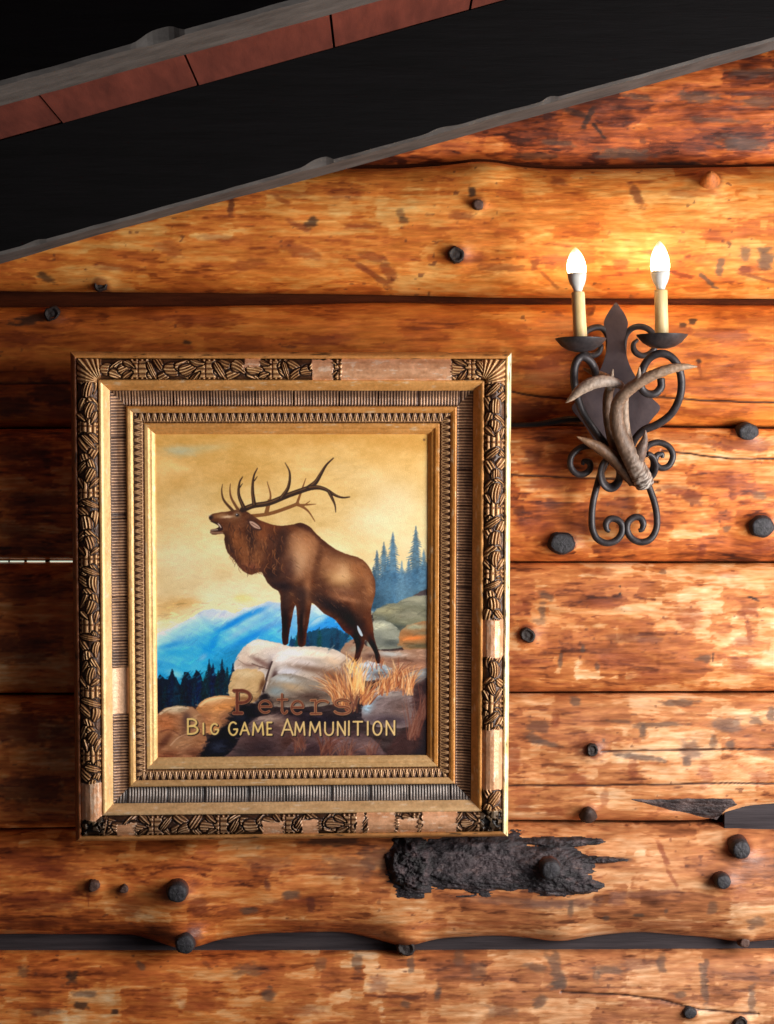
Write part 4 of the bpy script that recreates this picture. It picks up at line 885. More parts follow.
gG = [arc(.5, .5, .5, .5, -50, -330, 22), [(.98, .68), (.98, .55)], [(.6, .55), (.98, .55)]]
gA = [[(0, 1), (.5, 0), (1, 1)], [(.2, .66), (.8, .66)]]
gM = [[(0, 1), (.1, 0), (.5, .75), (.9, 0), (1, 1)]]
gE = [[(.05, 0), (.05, 1)], [(.05, 0), (.95, 0)], [(.05, .5), (.8, .5)], [(.05, 1), (.95, 1)]]
gU = [[(0, 0), (0, .6)], arc(.5, .6, .5, .4, 180, 0), [(1, .6), (1, 0)]]
gN = [[(0, 1), (0, 0), (1, 1), (1, 0)]]
gT = [[(0, 0), (1, 0)], [(.5, 0), (.5, 1)]]
gO = [arc(.5, .5, .5, .5, 0, 360, 26)]
gS = [arc(.5, .26, .46, .26, -20, -270, 12) + arc(.5, .75, .5, .25, -90, 160, 12)]
gP = [[(.2, 0), (.2, 1)], [(0, 0), (.5, 0)], [(0, 1), (.48, 1)], arc(.45, .27, .5, .27, -90, 90), [(.2, .54), (.45, .54)]]
ge = [[(.06, .5), (.94, .5)], arc(.5, .5, .46, .5, 0, -310, 22)]
gt = [[(.45, 0), (.45, .85)], [(0, .28), (1, .28)], arc(.72, .82, .27, .18, 180, 20, 8)]
gr_ = [[(.28, 0), (.28, 1)], [(0, 1), (.62, 1)], [(0, 0), (.28, 0)], arc(.72, .38, .44, .36, 180, 320, 10)]
letters([(gP, 233.5, 250.5, 689, 711.8)], 2.7, (104, 48, 32), (170, 108, 68), (30, 20, 20))
letters([(ge, 258.5, 271.5, 699.5, 711.5), (gt, 277.5, 287, 693, 712.5), (ge, 291, 303.5, 700, 713)], 1.5, (110, 54, 36), (176, 116, 72), (30, 20, 20))
letters([(gr_, 311, 327, 699.5, 713), (gS, 334.5, 350.5, 698.5, 713.5)], 1.7, (118, 62, 40), (188, 128, 78), (30, 20, 20))
GO = (230, 188, 106)
letters([(gB, 187, 197.5, 717.5, 732.5)], 1.7, GO, None, (30, 20, 18))
letters([(gI, 201, 205, 722, 732.8), (gG, 210.5, 218, 722.5, 733), (gG, 228.5, 237, 721, 734), (gA, 240, 248.6, 721.5, 733.5), (gM, 252.5, 263, 721.5, 734), (gE, 266.8, 271.6, 721.5, 734)], 1.5, GO, None, (30, 20, 18))
letters([(gA, 281.5, 292.8, 718.5, 734.5), (gM, 294.8, 304.5, 721.5, 734.5), (gM, 309.5, 320.5, 721.5, 735), (gU, 325, 333.2, 722, 735), (gN, 337.8, 345.2, 721.5, 735), (gI, 347, 351.2, 721, 735), (gT, 353.6, 362.6, 721.5, 735), (gI, 366, 370.2, 721.5, 735), (gO, 373.6, 382, 721.5, 735.2), (gN, 387, 395, 721, 735.2)], 1.45, (226, 184, 112), None, (30, 20, 18))
# brush texture
IMG += ((fbm(PX / 3.2, PY / 2.2, 1301, 2) - .5) * 12)[..., None]
blob(424, 438, 1.2, 1.2, 0, (80, 50, 30), .8)
IMG = np.clip(IMG * np.array([1.05, 1.09, 1.18]), 4, 252)

# ------------------------------------------------------------------ gilded frame
U = .0019365                    # metres per photo px at the frame's face
FW, FH = 438.2, 492.4           # outer size in px
CT = 81.8                       # moulding width in px
yaw, lean, roll = .0552, .0824, -.0023
ROOT_Y = -.082
fx, fz = -.1850, ZC - .1650
frame = empty('framed_painting', (fx, ROOT_Y, fz), 'large gilt-framed painting of a bugling elk hanging on the log wall', 'painting', (lean, roll, yaw))

PROF = [(0, -6), (0, 10), (0, 18), (1, 21.5), (2.6, 24.6), (4.2, 25.8), (5.5, 25.5), (6.5, 23.5), (8, 25.5), (11, 29), (16, 32), (20, 32), (24, 30), (26, 27), (27.5, 25.2), (28.2, 27), (30, 27.2), (32, 25.5), (35, 21), (37.2, 17.8), (38, 16.6),
        (41, 13.4), (45, 10.8), (50, 9.4), (53.8, 9.2), (54, 12), (55.5, 13.4), (58, 13), (60, 11.6), (60.6, 10.6), (64, 10), (70, 7.6), (71, 6.6), (71.6, 7.6), (75, 7.4), (76, 6.6), (76.4, 5.4), (79, 4.6), (82, 1.6), (82.6, -1)]
PROF = [(a_, h_ * .77 if h_ > 0 else h_) for a_, h_ in PROF]
def prof_h(t): return np.interp(t, [p[0] + i * 1e-6 for i, p in enumerate(PROF)], [p[1] for p in PROF])
def side_xyz(side, u, t, h):
    """u along the side from its first corner, t inward, h out of the wall, px -> local metres"""
    if side == 0: x, z = -FW / 2 + u, FH / 2 - t        # top
    elif side == 1: x, z = -FW / 2 + u, -FH / 2 + t     # bottom
    elif side == 2: x, z = -FW / 2 + t, FH / 2 - u      # left
    else: x, z = FW / 2 - t, FH / 2 - u                 # right
    return np.stack([x * U, -h * U, z * U], -1)
GOLD = [(0, (44, 26, 16)), (.3, (104, 68, 38)), (.6, (170, 122, 70)), (1., (216, 174, 116))]
def strip(name, t0, t1, nt_, du, relief, colour, parent=frame, tlist=None):
    Vs, Fs, Cs = [], [], []; off = 0
    ts = np.array(tlist, float) if tlist is not None else np.linspace(t0, t1, nt_)
    for side in range(4):
        L = FW if side < 2 else FH
        us = np.arange(0, L + du / 2, du)
        T, Ug = np.meshgrid(ts, us, indexing='ij')
        Uc = np.clip(Ug, T, L - T)
        h = prof_h(T)
        rel, col = relief(side, Uc, T, L), None
        c = colour(side, Uc, T, L, rel)
        # displace along the profile normal
        dh = (prof_h(T + .6) - prof_h(T - .6)) / 1.2
        dh = np.clip(dh, -1.5, 1.5); q = 1 / np.sqrt(1 + dh * dh)
        co = side_xyz(side, Uc, T - rel * dh * q * .5, h + rel * q)
        f = grid_faces(len(ts), len(us), off)
        # outward orientation
        if side in (0, 3): f = f[:, ::-1]
        Vs.append(co.reshape(-1, 3)); Fs.append(f); Cs.append(lin(np.clip(c, 0, 255)).reshape(-1, 3)); off += co.shape[0] * co.shape[1]
    V = np.vstack(Vs); F = np.vstack(Fs); C = np.vstack(Cs)
    # drop collapsed quads at the mitres
    a = np.linalg.norm(np.cross(V[F[:, 2]] - V[F[:, 0]], V[F[:, 3]] - V[F[:, 1]]), axis=1)
    F = F[a > 1e-10]
    V, F, C = compact(V, F, C)
    return mesh_obj(name, V, F, M_GOLD, parent, C)
def wear(side, u, t, seed, k=1.0):
    return fbm(u / 22 + side * 40, t / 5, seed, 4, .6) - .5
def plain_rel(side, u, t, L): return .35 * wear(side, u, t, 1400) 
def gold_col(base, amt=46, seed=1410):
    base = np.array(base, float)
    def f(side, u, t, L, rel):
        n = wear(side, u, t, seed); n2 = fbm(u / 5 + side * 9, t / 3, seed + 5, 3) - .5
        c = base * np.array([(.98, .90, .80), (.93, .97, 1.10), (1.04, 1.08, 1.14), (.92, .80, .62)][side]) + ((n * amt) + n2 * 26)[..., None] * np.array([1, .95, .85])  # per-side tint paints bounced and window light into the gilding
        chip = sstep(.70, .78, fbm(u / 9 + side * 31, t / 2.5, seed + 9, 3))[..., None]
        c = c * (1 - chip * .5) + np.array((232, 214, 190.)) * .5 * chip * (seed % 2)
        return c
    return f
TA = [p[0] for p in PROF]
def tl(a, b, extra=()): return sorted(set([x for x in TA if a <= x <= b] + [a, b] + list(extra)))
def tlf(a, b, n): return list(np.linspace(a, b, n))
# outer side and lip
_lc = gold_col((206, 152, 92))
def lip_col(side, u, t, L, rel):
    c = _lc(side, u, t, L, rel)
    return c * np.array([(1, 1, 1), (.9, .80, .66), (.64, .46, .34), (1.35, 1.9, 3.1)][side])  # shade painted on the left lip, window light on the right
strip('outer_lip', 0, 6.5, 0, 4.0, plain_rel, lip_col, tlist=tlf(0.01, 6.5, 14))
# the outer wall of the rail (closes the side)
def wallstrip():
    V = []; F = []
    for (hx, hz, h) in ((FW / 2, FH / 2, 14), (FW / 2, FH / 2, -6), (FW / 2 - 76, FH / 2 - 76, -6), (FW / 2 - 76, FH / 2 - 76, -1.2)):
        for (sx, sz) in ((-1, -1), (1, -1), (1, 1), (-1, 1)): V.append((sx * hx * U, -h * U, sz * hz * U))
    for k in range(3):
        for i in range(4):
            j = (i + 1) % 4
            F.append((k * 4 + i, k * 4 + j, (k + 1) * 4 + j, (k + 1) * 4 + i))
    F.append((12, 13, 14, 15))
    return mesh_obj('frame_rail', V, F, M_GOLD, frame, np.tile(lin((140, 92, 48)), (len(V), 1)), smooth=False)
wallstrip()

# carved band ----------------------------------------------------------
MISS = {0: [(242, 259, 6, 16), (310, 331, 8, 27), (339, 449, 6, 27)], 1: [(113, 133, 6, 20), (259, 282, 6, 20), (299, 316, 6, 22), (354, 362, 6, 26), (365, 394, 7, 27), (396, 417, 6, 22), (420, 457, 6, 26)],
        2: [(783, 822, 6, 26)], 3: [(620, 659, 6, 27), (732, 794, 6, 27)]}
def lost(side, u, t):
    org = 71.3 if side < 2 else 352.0
    p = u + org
    e = 2.2 * (fbm(u / 5 + 3, t / 5, 1503 + side, 3) - .5) * 2
    m = np.zeros_like(u)
    for (a, b, ta, tb) in MISS[side]:
        q = np.minimum(np.minimum(p - a, b - p), np.minimum(t - ta + 1, tb - t + (3 * (fbm(u / 6, t * 0, 1507, 2) - .5) if tb < 26 else 3)))
        m = np.maximum(m, sstep(-.4, .9, q + e))
    return m
def leaf(u, v, cx, cy, L, w, ang, stripes=3):
    a = math.radians(ang); dx, dy = u - cx, v - cy
    p = (dx * math.cos(a) + dy * math.sin(a)) / (L / 2); q = (-dx * math.sin(a) + dy * math.cos(a))
    ww = w / 2 * np.sqrt(np.clip(1 - p * p, 0, 1)) * (1 - .35 * p) + 1e-6
    r = np.abs(q) / ww
    ins = (np.abs(p) < 1) & (r < 1)
    h = np.sqrt(np.clip(1 - r * r, 0, 1)) ** .7 * (.64 + .36 * np.cos(q / (w / 2) * math.pi * stripes)) * (1 - .25 * p)
    return np.where(ins, h, 0)
def carve(side, u, t, L):
    v = t - 6.5                     # 0 .. 21 across the band
    org = 71.3 if side < 2 else 352.0
    H = .14 * (fbm(u / 4 + side * 11, v / 4, 1521, 3)) + .08
    off = (18, 30, 24, 40)[side]
    per = 66.0
    s_ = np.mod(u - off, per)
    k_ = np.floor((u - off) / per)
    # bundle of reeds
    edge = sstep(36, 37.5, s_) * sstep(63, 61.5, s_)
    reed = np.abs(np.sin((v + .5) / 5.2 * math.pi)) ** .6 * .85
    reed = reed * (1 - .5 * sstep(1.2, .3, np.abs(s_ - 49)))
    bead = np.exp(-((np.mod(s_, 5) - 2.5) / 1.5) ** 2 - ((np.minimum(v, 21 - v) - 1.5) / 1.5) ** 2)
    H = np.maximum(H, edge * np.maximum(reed * (np.minimum(v, 21 - v) > 3), bead * .8))
    # leaves and buds, each cluster carved a little differently
    jr = np.random.RandomState(77 + side)
    for kk in range(-1, 9):
        u0 = off + kk * per
        for (cx, cy, Lw, w, a, st) in ((5, 6, 19, 9, 34, 2), (9, 15.5, 19, 8, -12, 2), (19, 9.5, 22, 11, 14, 3), (27, 4.5, 15, 7, -38, 2), (28, 16.5, 17, 8, 34, 2), (34, 10.5, 16, 10, -8, 3), (39, 4, 12, 5, 30, 1), (40, 17, 12, 5, -35, 1), (62, 4.5, 13, 5.5, -42, 2), (63, 16.5, 14, 5.5, 20, 2), (-3, 12, 18, 6, 58, 2)):
            cx += jr.uniform(-2.5, 2.5); cy += jr.uniform(-1.8, 1.8); a += jr.uniform(-22, 22); Lw *= jr.uniform(.8, 1.25); w *= jr.uniform(.85, 1.2); am = jr.uniform(.75, 1.05)
            bend = jr.uniform(-.03, .03)
            i0, i1 = np.searchsorted(u[-1], [u0 + cx - 16, u0 + cx + 16])
            if i1 <= i0: continue
            uu, vv = u[:, i0:i1], v[:, i0:i1]
            vb = vv + bend * (uu - u0 - cx) ** 2
            lf = leaf(uu, vb, u0 + cx, cy, Lw, w, a, st + 1) * am
            sh = leaf(uu, vb, u0 + cx, cy, Lw + 3.2, w + 3.0, a, 0) > 0
            blk = H[:, i0:i1]
            H[:, i0:i1] = np.where(lf > 0, lf, np.where(sh, np.minimum(blk, .04), blk))
    # corner fans
    for uc in (u, L - u):
        px_, py_ = uc - 31., t - 31.
        ang = np.arctan2(py_ * 1.0, px_)
        rad = np.hypot(px_, py_)
        sel = sstep(31, 29, uc)
        top = (side == 0) or (side in (2, 3) and uc is u)
        if top:
            fan = (.25 + .75 * (.5 + .5 * np.cos(ang * 32)) ** .7) * sstep(2, 8, rad)
        else:
            fan = sstep(.42, .6, fbm(u / 5, t / 5, 1533, 3)) * .9
        H = H * (1 - sel) + fan * sel
    H = H * sstep(0, 1.2, v) * sstep(21, 19.8, v)
    return H
CARVE_AMP = 3.4
def carve_rel(side, u, t, L):
    m = lost(side, u, t)
    return (carve(side, u, t, L) * (1 - m) + m * (.32 + .1 * fbm(u / 9, t / 4, 1541, 3))) * CARVE_AMP - 1.2
def carve_col(side, u, t, L, rel):
    H = carve(side, u, t, L); m = lost(side, u, t)
    c = ramp(np.clip(H + .25 * (fbm(u / 6 + side * 7, t / 4, 1551, 3) - .5), 0, 1), [(0, (46, 28, 18)), (.15, (80, 50, 32)), (.4, (146, 100, 62)), (.7, (192, 144, 94)), (1, (226, 184, 132))])
    if side == 1: c = c * np.array([.80, .80, .86])  # bottom rail greyed: cool light painted into the gold
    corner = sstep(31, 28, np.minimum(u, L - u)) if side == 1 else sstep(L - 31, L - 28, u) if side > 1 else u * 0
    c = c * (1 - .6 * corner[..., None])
    n = fbm(u / 10 + side * 3, t / 5, 1557, 4) - .5
    pink = np.array((214, 158, 118.)) + (n * 60)[..., None]
    rim = sstep(.05, .4, m) * sstep(.98, .6, m)
    pink = pink * (1 - rim[..., None] * .8) + np.array((236, 218, 198.)) * rim[..., None] * .8
    wh = sstep(.62, .74, fbm(u / 8 + side * 13, t / 3, 1561, 3))[..., None]
    pink = pink * (1 - wh * .6) + np.array((232, 208, 184.)) * wh * .6
    return c * (1 - m[..., None]) + pink * m[..., None]
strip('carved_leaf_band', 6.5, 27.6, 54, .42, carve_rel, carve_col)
# smooth inner fillet
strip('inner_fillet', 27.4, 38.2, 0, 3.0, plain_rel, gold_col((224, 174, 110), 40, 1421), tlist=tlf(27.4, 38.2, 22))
# fluted cove
def fl_miss(side, u):
    if side != 2: return u * 0
    p = u + 352.0
    return sstep(668, 669, p) * sstep(716, 715, p)
def fl_rel(side, u, t, L):
    m = fl_miss(side, u)
    q = np.minimum(t - 38, 54 - t)
    blk = (.5 + .5 * np.cos(2 * math.pi * (u + .4 * (vnoise(u / 7, t * 0, 1601) - .5)) / 3.0)) ** .8
    seam = sstep(.9, .2, np.abs(np.mod(u + 8 * side + 6 * vnoise(np.floor(u / 41), u * 0, 1603), 41) - 20))
    r = blk * .8 * sstep(0, 1.2, q) - seam * 1.2
    return r * (1 - m) + m * (-.6)
def fl_col(side, u, t, L, rel):
    m = fl_miss(side, u)
    n = fbm(u / 16 + side * 17, t / 8, 1611, 4, .6)
    k = np.clip(rel / .95, 0, 1)
    base = [(0, (60, 38, 30)), (.5, (128, 92, 68)), (1, (192, 150, 112))] if side != 1 else [(0, (44, 38, 38)), (.5, (112, 102, 96)), (1, (166, 150, 138))]  # bottom cove gets a grey ramp, cool light painted in
    c = ramp(np.clip(k + .35 * (n - .5), 0, 1), base)
    c = c * (.80 + .4 * n)[..., None]
    pl = np.array((226, 180, 142.)) + ((n - .5) * 50)[..., None]
    pl = pl - 40 * (sstep(.5, .2, np.abs(t - 44.5)))[..., None]
    return c * (1 - m[..., None]) + pl * m[..., None]
strip('fluted_cove', 38, 54, 14, .5, fl_rel, fl_col)
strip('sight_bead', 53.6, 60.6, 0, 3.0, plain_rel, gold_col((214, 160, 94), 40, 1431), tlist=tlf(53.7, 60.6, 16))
# leaf-and-tongue band
def tg_rel(side, u, t, L):
    v = t - 60.6; s_ = np.mod(u, 6.5) - 3.25
    a = np.exp(-(s_ / (.55 + .10 * v)) ** 2) * sstep(.4, 2, v) * sstep(10, 8, v)
    b = np.exp(-((np.abs(np.abs(s_) - .5 - v * .30)) / .5) ** 2) * .95
    c = np.exp(-((v - 8.6) / .9) ** 2) * (.4 + .6 * np.cos(u / 6.5 * 4 * math.pi) ** 2)
    return np.maximum(np.maximum(a, b), c) * 1.5 * sstep(0, .5, v) * sstep(10.4, 9.9, v) - .4
def tg_col(side, u, t, L, rel):
    k = np.clip((rel + .4) / 1.5, 0, 1)
    n = fbm(u / 14 + side * 5, t / 4, 1621, 4) - .5
    return ramp(np.clip(k + .3 * n, 0, 1), [(0, (64, 38, 24)), (.4, (128, 86, 56)), (1, (206, 162, 112))])
strip('tongue_moulding', 60.6, 71, 22, .55, tg_rel, tg_col)
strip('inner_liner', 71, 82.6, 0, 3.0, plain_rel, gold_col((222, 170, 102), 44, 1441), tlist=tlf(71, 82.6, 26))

# canvas mesh
hw, hh = FW / 2 - CT + .6, FH / 2 - CT + .6
# photo px window of the canvas -> local px, top left (157,432) bottom right (428.5,756)
lx = -hw + (gx - 156.2) / (429.0 - 156.2) * 2 * hw
lz = hh - (gy - 431.4) / (757.0 - 431.4) * 2 * hh
jx = (lx >= -hw - 1.5) & (lx <= hw + 1.5); jz = (lz >= -hh - 1.5) & (lz <= hh + 1.5)
LZ, LX = np.meshgrid(lz[jz], lx[jx], indexing='ij')
sub = IMG[np.ix_(jz, jx)]
co = np.stack([LX * U, 0 * LX - .001 * U, LZ * U], -1).reshape(-1, 3)
cv = mesh_obj('canvas', co, grid_faces(LZ.shape[0], LZ.shape[1])[:, ::-1], M_CANVAS, frame, lin(sub).reshape(-1, 3))
cv['label'] = 'painted elk on a rock with gold lettering below'

# ------------------------------------------------------------------ wall sconce
sx_, sy_, sz_ = P(617, 420, -.01)
sconce = empty('wall_sconce', (sx_, sy_, sz_), 'wrought iron wall lamp with two lit candle bulbs and antlers', 'lamp')
def keep_world(o):
    o.matrix_parent_inverse = sconce.matrix_world.inverted(); return o
bpy.context.view_layer.update()
IP = []
def part(mb, name, mat, parent=sconce, smooth=True):
    o = mb.build(name, mat, None, smooth)
    o.parent = parent
    o.matrix_parent_inverse.identity()
    if parent is sconce:
        me = o.data
        n = len(me.vertices); a = np.zeros(n * 3, np.float32); me.vertices.foreach_get('co', a)
        a = a.reshape(-1, 3) - np.array((sx_, sy_, sz_), np.float32); me.vertices.foreach_set('co', a.ravel()); me.update()
    return o
def subpart(mb, name, mat, parent, smooth=True):
    o = part(mb, name, mat, sconce, smooth); o.parent = parent; return o
def W(pts): return [P(*p) for p in pts]
px1 = .002
# backplate: fleur-shaped iron sheet
half = [(0, 302), (4, 307), (8, 313), (11, 319), (12, 324), (10.5, 331), (9, 339), (9, 347), (11, 357), (14.5, 367), (20, 377), (28, 388), (37, 399), (43.5, 405.5), (43, 411), (37, 418), (28, 430), (18, 446), (8, 462), (0, 470)]
hh_ = crom(np.array(half, float), 4)
outl = [(616 + a, b) for a, b in hh_] + [(616 - a, b) for a, b in hh_[-2:0:-1]]
mbp = MB(); n = len(outl)
YB, YF = -.030, -.036
front = [P(a, b, YF) for a, b in outl]; back = [(p[0], YB, p[2]) for p in front]
# dished strips across
V = front + back; F = []
for i in range(n):
    j = (i + 1) % n
    F.append((i, j, n + j, n + i))
m_ = n // 2
for i in range(m_):
    a, b, c, d = i, i + 1, (n - i - 1) % n, (n - i) % n
    q = [a, b, c] if d == a else [a, b, c, d]
    if b == c: q = [a, b, d]
    if len(set(q)) >= 3:
        F.append(tuple(q[::-1])); F.append(tuple(x + n for x in q))
mbp.add(V, F); part(mbp, 'backplate', M_PLATE, smooth=False)
# a mounting block fixes the plate to the log
pm = P(616, 385, -.006); part(MB().box(pm[0] - .02, pm[0] + .02, -.0305, .022, pm[2] - .04, pm[2] + .03), 'mounting_block', M_IRON, smooth=False)

IR = .0072
def scroll(pts, r=IR, name='scroll', flat=1.0, per=8, endt=.55):
    mb = MB(); rr = [r] * len(pts); rr[-1] = r * endt; rr[-2] = r * (.5 + endt / 2)
    mb.tube(W(pts), rr, 12, per, flat); return part(mb, name, M_IRON)
# upper C scrolls beside the plate's neck
scroll([(606, 384, -.020), (608.5, 366, -.020), (609, 350, -.022), (608, 337, -.026), (603, 329, -.032), (596, 327.5, -.038), (587, 331, -.042), (580, 340, -.045), (582, 350, -.045), (590, 355.5, -.045), (598, 353, -.045), (601, 346, -.045), (597, 341, -.045)], .0062)
scroll([(627, 384, -.020), (624.5, 366, -.020), (623.5, 350, -.022), (625, 337, -.026), (631, 329, -.032), (639, 326.5, -.038), (648, 329, -.042), (655, 337, -.045), (655, 347, -.045), (649, 354, -.045), (641, 355.5, -.045), (634.5, 351, -.045), (633.5, 344, -.045), (638, 339.5, -.045)], .0062)
# mid side scrolls
scroll([(612, 455, -.03), (602, 449, -.035), (591, 446, -.04), (580, 448, -.04), (571.5, 456, -.04), (570.5, 466, -.04), (576, 473.5, -.04), (584, 474, -.04), (590, 469, -.04), (589.5, 462.5, -.04), (584, 461, -.04), (582.5, 465, -.04)], .0064)
scroll([(636, 462, -.03), (643, 453, -.035), (649, 445, -.04), (659, 442.5, -.04), (669, 447, -.04), (673, 456, -.04), (669, 465.5, -.04), (661, 468, -.04), (655.5, 463, -.04), (656.5, 456, -.04), (662, 454, -.04), (662.5, 458, -.04)], .0064)
# lower heart-shaped loop, two scrolls
scroll([(606, 462, -.028), (600.5, 474, -.03), (596.5, 488, -.03), (593, 503, -.03), (591.8, 517, -.03), (592.5, 529, -.03), (597, 538.5, -.03), (606, 543, -.03), (615.5, 540.8, -.03), (621.5, 533.5, -.03), (621.8, 525, -.03), (617, 519.6, -.03), (610, 519, -.03), (606, 523.5, -.03), (607, 529.5, -.03), (610, 531, -.03)], .0068)
scroll([(640, 462, -.028), (645, 474, -.03), (649.5, 488, -.03), (654, 501, -.03), (656.6, 514, -.03), (656.5, 528, -.03), (651, 538.5, -.03), (642, 542.2, -.03), (632.5, 539, -.03), (627.3, 531, -.03), (628, 522.5, -.03), (634, 517.4, -.03), (640.3, 518, -.03), (643.3, 523.5, -.03), (641.8, 529.4, -.03), (638.6, 530.6, -.03)], .0068)
# candle arms: each a hoop under its pan that ends in a curl
arms = []
a1 = scroll([(596, 376, -.10), (594, 367, -.115), (588, 359, -.122), (581, 357, -.124), (575.5, 364, -.124), (574, 377, -.12), (576, 392, -.11), (582, 410, -.095), (592, 427, -.08), (603, 441, -.066), (613, 452, -.05), (618, 458, -.03)], .0078, 'candle_arm', endt=.9)
a2 = scroll([(661, 378, -.10), (661, 387, -.10), (655, 393.5, -.10), (647, 393.5, -.10), (641.5, 388, -.102), (641, 377, -.108), (644, 366, -.114), (651, 357, -.12), (661, 353.5, -.124), (671, 357, -.124), (678.5, 367, -.122), (681.5, 382, -.115), (679.5, 398, -.105), (671, 414, -.09), (657, 424.5, -.08), (644, 430, -.07), (635, 439, -.055), (629, 452, -.03)], .0078, 'candle_arm', endt=.9)
# front ring loops holding the antler
def ring(cx, cy, rx, ry, y0, name='ring'):
    pts = [(cx + rx * math.cos(a), cy + ry * math.sin(a), y0 + .012 * math.sin(a)) for a in np.linspace(-1.6, -1.6 + 2 * math.pi, 15)]
    mb = MB(); mb.tube(W(pts), .006, 10, 5, 1.9); return part(mb, name, M_IRON)
ring(610.5, 473, 9.6, 14.5, -.058); ring(647, 465, 7.5, 11, -.05)
# bottom pin
part(MB().tube(W([(630, 482, -.035), (637, 484, -.05), (644, 484.5, -.06)]), .006, 10, 5), 'pin', M_IRON)

def candle(px, pan_y, y0, sl_top, tilt, hb, arm):
    """drip pan, sleeve and bulb standing on an arm"""
    s = .0005 * (D + y0)
    x, _, z = P(px, pan_y, y0)
    pan = MB().lathe((x, y0, z), [(0.002, -.0255), (.012, -.0250), (.025, -.0215), (.038, -.0135), (.0490, -.001), (.0498, .001), (.0485, .001), (.037, -.010), (.024, -.0175), (.010, -.020), (.001, -.020)], 40)
    po = part(pan, 'drip_pan', M_IRON)
    z1 = ZC + (512 - sl_top) * s
    hgt = z1 - (z - .012)
    sl = MB().lathe((x, y0, z - .012), [(.0128, 0), (.0132, .004), (.0134, hgt * .3), (.0128, hgt * .6), (.0130, hgt - .002), (.0118, hgt), (.002, hgt)], 24, tilt)
    so = part(sl, 'candle_sleeve', M_CANDLE)
    xt, yt = x + tilt[0] * hgt, y0 + tilt[1] * hgt
    bb = MB().lathe((xt, yt, z1 - .001), [(.0082, 0), (.0086, .004), (.0102, .009), (.0136, .015), (.0162, .022), (.0178, .029), (.0187, .0368), (.0174, .0376)], 28, tilt)
    h0 = .0376
    gl = MB().lathe((xt, yt, z1), [(.0172, h0)] + [(r_, h0 + q_ * hb) for r_, q_ in ((.0184, .10), (.0184, .24), (.0170, .42), (.0140, .62), (.0100, .80), (.0056, .92), (.0024, .98), (.0004, 1.0))], 28, tilt)
    go = part(gl, 'bulb', M_BULB); subpart(bb, 'bulb_base', M_SOCKET, go)
    return xt, yt, z1 + h0 + .02
c1 = candle(580.8, 339, -.122, 292, (-.055, 0), .0485, a1)
c2 = candle(662, 335.5, -.122, 290, (-.025, 0), .0575, a2)

# antlers
def horn(base, tip, burr=0.0):
    def f(t, k, r):
        c = np.array(base, float) + (np.array(tip, float) - np.array(base, float)) * (t ** 1.6)
        if burr and t < burr:
            q = r.rand()
            w = (1 - t / burr)
            c = c * (1 - .7 * w) + (np.array((232, 228, 222.)) if q > .55 else np.array((64, 54, 50.))) * .7 * w
        return lin(c * (.88 + .24 * r.rand()))
    return f
A = MB()
A.tube(W([(645, 485, -.075), (641, 476, -.085), (634, 463, -.10), (625, 446, -.115), (618, 428, -.128), (616.5, 411, -.14), (621, 398, -.15), (633, 386.5, -.16), (650, 376.5, -.168), (668, 369.5, -.17), (684, 366.8, -.168), (697, 366.6, -.162)]),
            [.0185, .0195, .0185, .0160, .0142, .0132, .0122, .0112, .0106, .0095, .0066, .0012], 16, 9, 1, horn((104, 82, 68), (156, 130, 106), .30), .12, 3)
A.tube(W([(637, 462, -.10), (641, 450, -.11), (644.5, 440, -.115), (645.5, 430, -.116)]), [.013, .0115, .007, .001], 12, 6, 1, horn((96, 76, 66), (130, 110, 100)), .08, 4)
A.tube(W([(636, 388, -.158), (638.5, 378, -.166), (639.5, 367, -.17)]), [.008, .006, .001], 10, 5, 1, horn((120, 100, 86), (170, 150, 130)), .06, 5)
part(A, 'antler', M_ANTLER)
A = MB()
A.tube(W([(634, 482, -.07), (626, 472, -.078), (614, 458.5, -.088), (599, 447.5, -.10), (586, 441, -.11), (576.5, 436.5, -.116)]), [.012, .0135, .013, .011, .0065, .001], 14, 7, 1, horn((84, 58, 42), (140, 108, 80)), .08, 6)
A.tube(W([(634, 460, -.075), (629, 445, -.085), (625.5, 425, -.098), (624.5, 405, -.11), (626, 390, -.12)]), [.010, .0095, .0085, .008, .006], 12, 6, 1, horn((150, 126, 108), (150, 130, 112)), .06, 7)
A.tube(W([(626, 470, -.07), (617, 450, -.075), (609.5, 425, -.085), (607.5, 402, -.10), (610, 388, -.115), (616, 380, -.125)]), [.013, .0125, .011, .010, .009, .007], 12, 6, 1, horn((88, 66, 52), (110, 84, 66)), .06, 8)
A.tube(W([(627, 392, -.128), (619, 384.5, -.138), (606, 381.2, -.148), (593, 383, -.154), (581, 389.5, -.156), (572, 397.5, -.154), (565.5, 403, -.15)]), [.003, .0082, .0115, .0125, .0105, .0062, .0008], 14, 7, 1, horn((142, 126, 116), (176, 152, 128)), .08, 9)
A.tube(W([(609, 390, -.135), (611, 380, -.142), (613, 369, -.146)]), [.008, .006, .001], 10, 5, 1, horn((124, 104, 90), (170, 150, 130)), .06, 10)
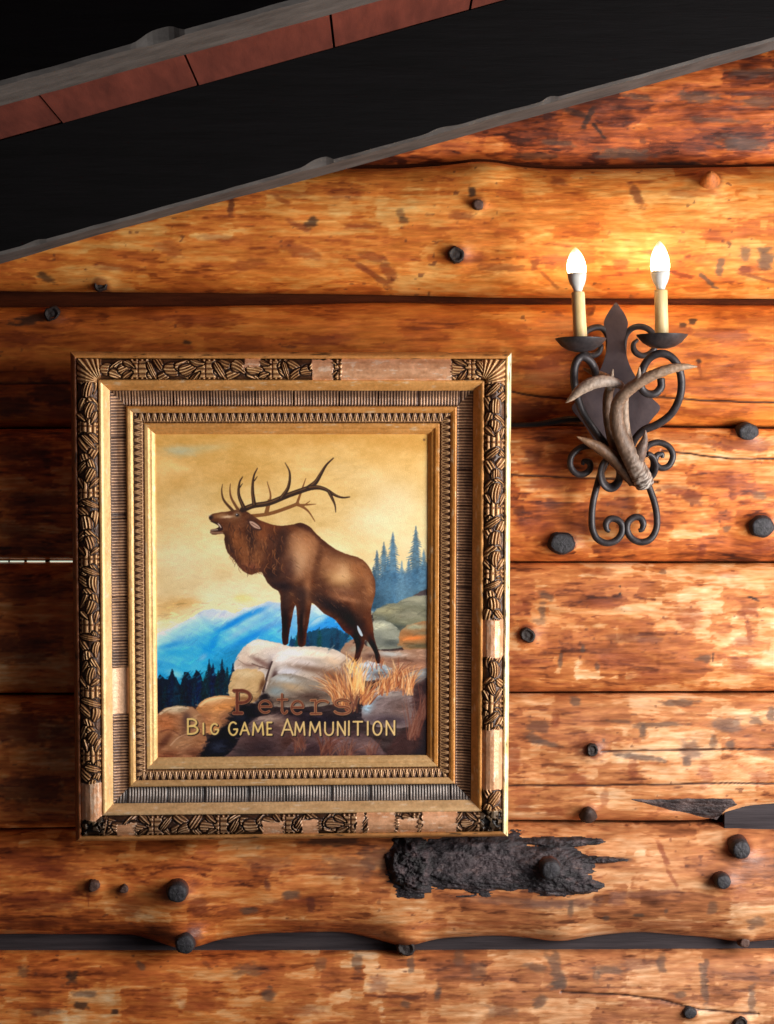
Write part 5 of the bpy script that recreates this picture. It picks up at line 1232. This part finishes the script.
A.tube(W([(612, 381, -.11), (603, 376.5, -.105), (592, 372, -.10), (583, 368.5, -.095)]), [.009, .0085, .006, .0015], 10, 5, 1, horn((120, 84, 58), (140, 100, 70)), .06, 11)
part(A, 'antler', M_ANTLER)

# cord in the seam
cord = MB().tube(W([(500, 424.6, .004), (520, 425, -.002), (540, 424, -.006), (556, 421.5, -.010), (568, 419.5, -.012), (582, 419, -.013), (596, 414, -.0135)]), [.005, .005, .006, .0068, .0068, .006, .005], 10, 6).build('electrical_cord', M_CORD)
cord['label'] = 'short black cord tucked in the log seam behind the lamp'; cord['category'] = 'cord'

# ------------------------------------------------------------------ light
def area(name, loc, target, sx, sy, power, col):
    l = bpy.data.lights.new(name, 'AREA'); l.shape = 'RECTANGLE'; l.size = sx; l.size_y = sy
    l.energy = power; l.color = col
    o = bpy.data.objects.new(name, l); o.location = loc; link(o)
    d = np.array(target) - np.array(loc)
    from mathutils import Vector
    o.rotation_euler = Vector(d).to_track_quat('-Z', 'Y').to_euler()
    return o
area('window_light', (2.05, -1.2, ZC - .2), (0.1, 0, ZC - .25), 0.8, 1.5, 87, (1.0, .95, .89))
area('room_fill', (3.4, -3.6, ZC - .8), (0, 0, ZC - .3), 1.6, 1.0, 22, (.94, .96, 1.0))  # unseen soft fill added for the room, no fixture behind it
area('upper_window_light', (2.6, -2.8, ZC + .6), (-.1, 0, ZC - .4), 1.0, .5, 22, (.85, .93, 1.0))
for i, c in enumerate((c1, c2)):
    pass
w = bpy.data.worlds.new('room_air'); bpy.context.scene.world = w; w.use_nodes = True
bg = w.node_tree.nodes['Background']; bg.inputs['Color'].default_value = (.55, .5, .5, 1); bg.inputs['Strength'].default_value = .075

cam = bpy.data.cameras.new('camera'); cam.sensor_fit = 'HORIZONTAL'; cam.sensor_width = 36; cam.lens = 36 * 4.0 / 1.548
cam.clip_start = .05; cam.clip_end = 50
co_ = bpy.data.objects.new('camera', cam); co_.location = (0, -D, ZC); co_.rotation_euler = (math.pi / 2, 0, 0); link(co_)
bpy.context.scene.camera = co_
vs = bpy.context.scene.view_settings
vs.view_transform = 'Standard'; vs.look = 'None'; vs.exposure = 0.0; vs.gamma = 1.0
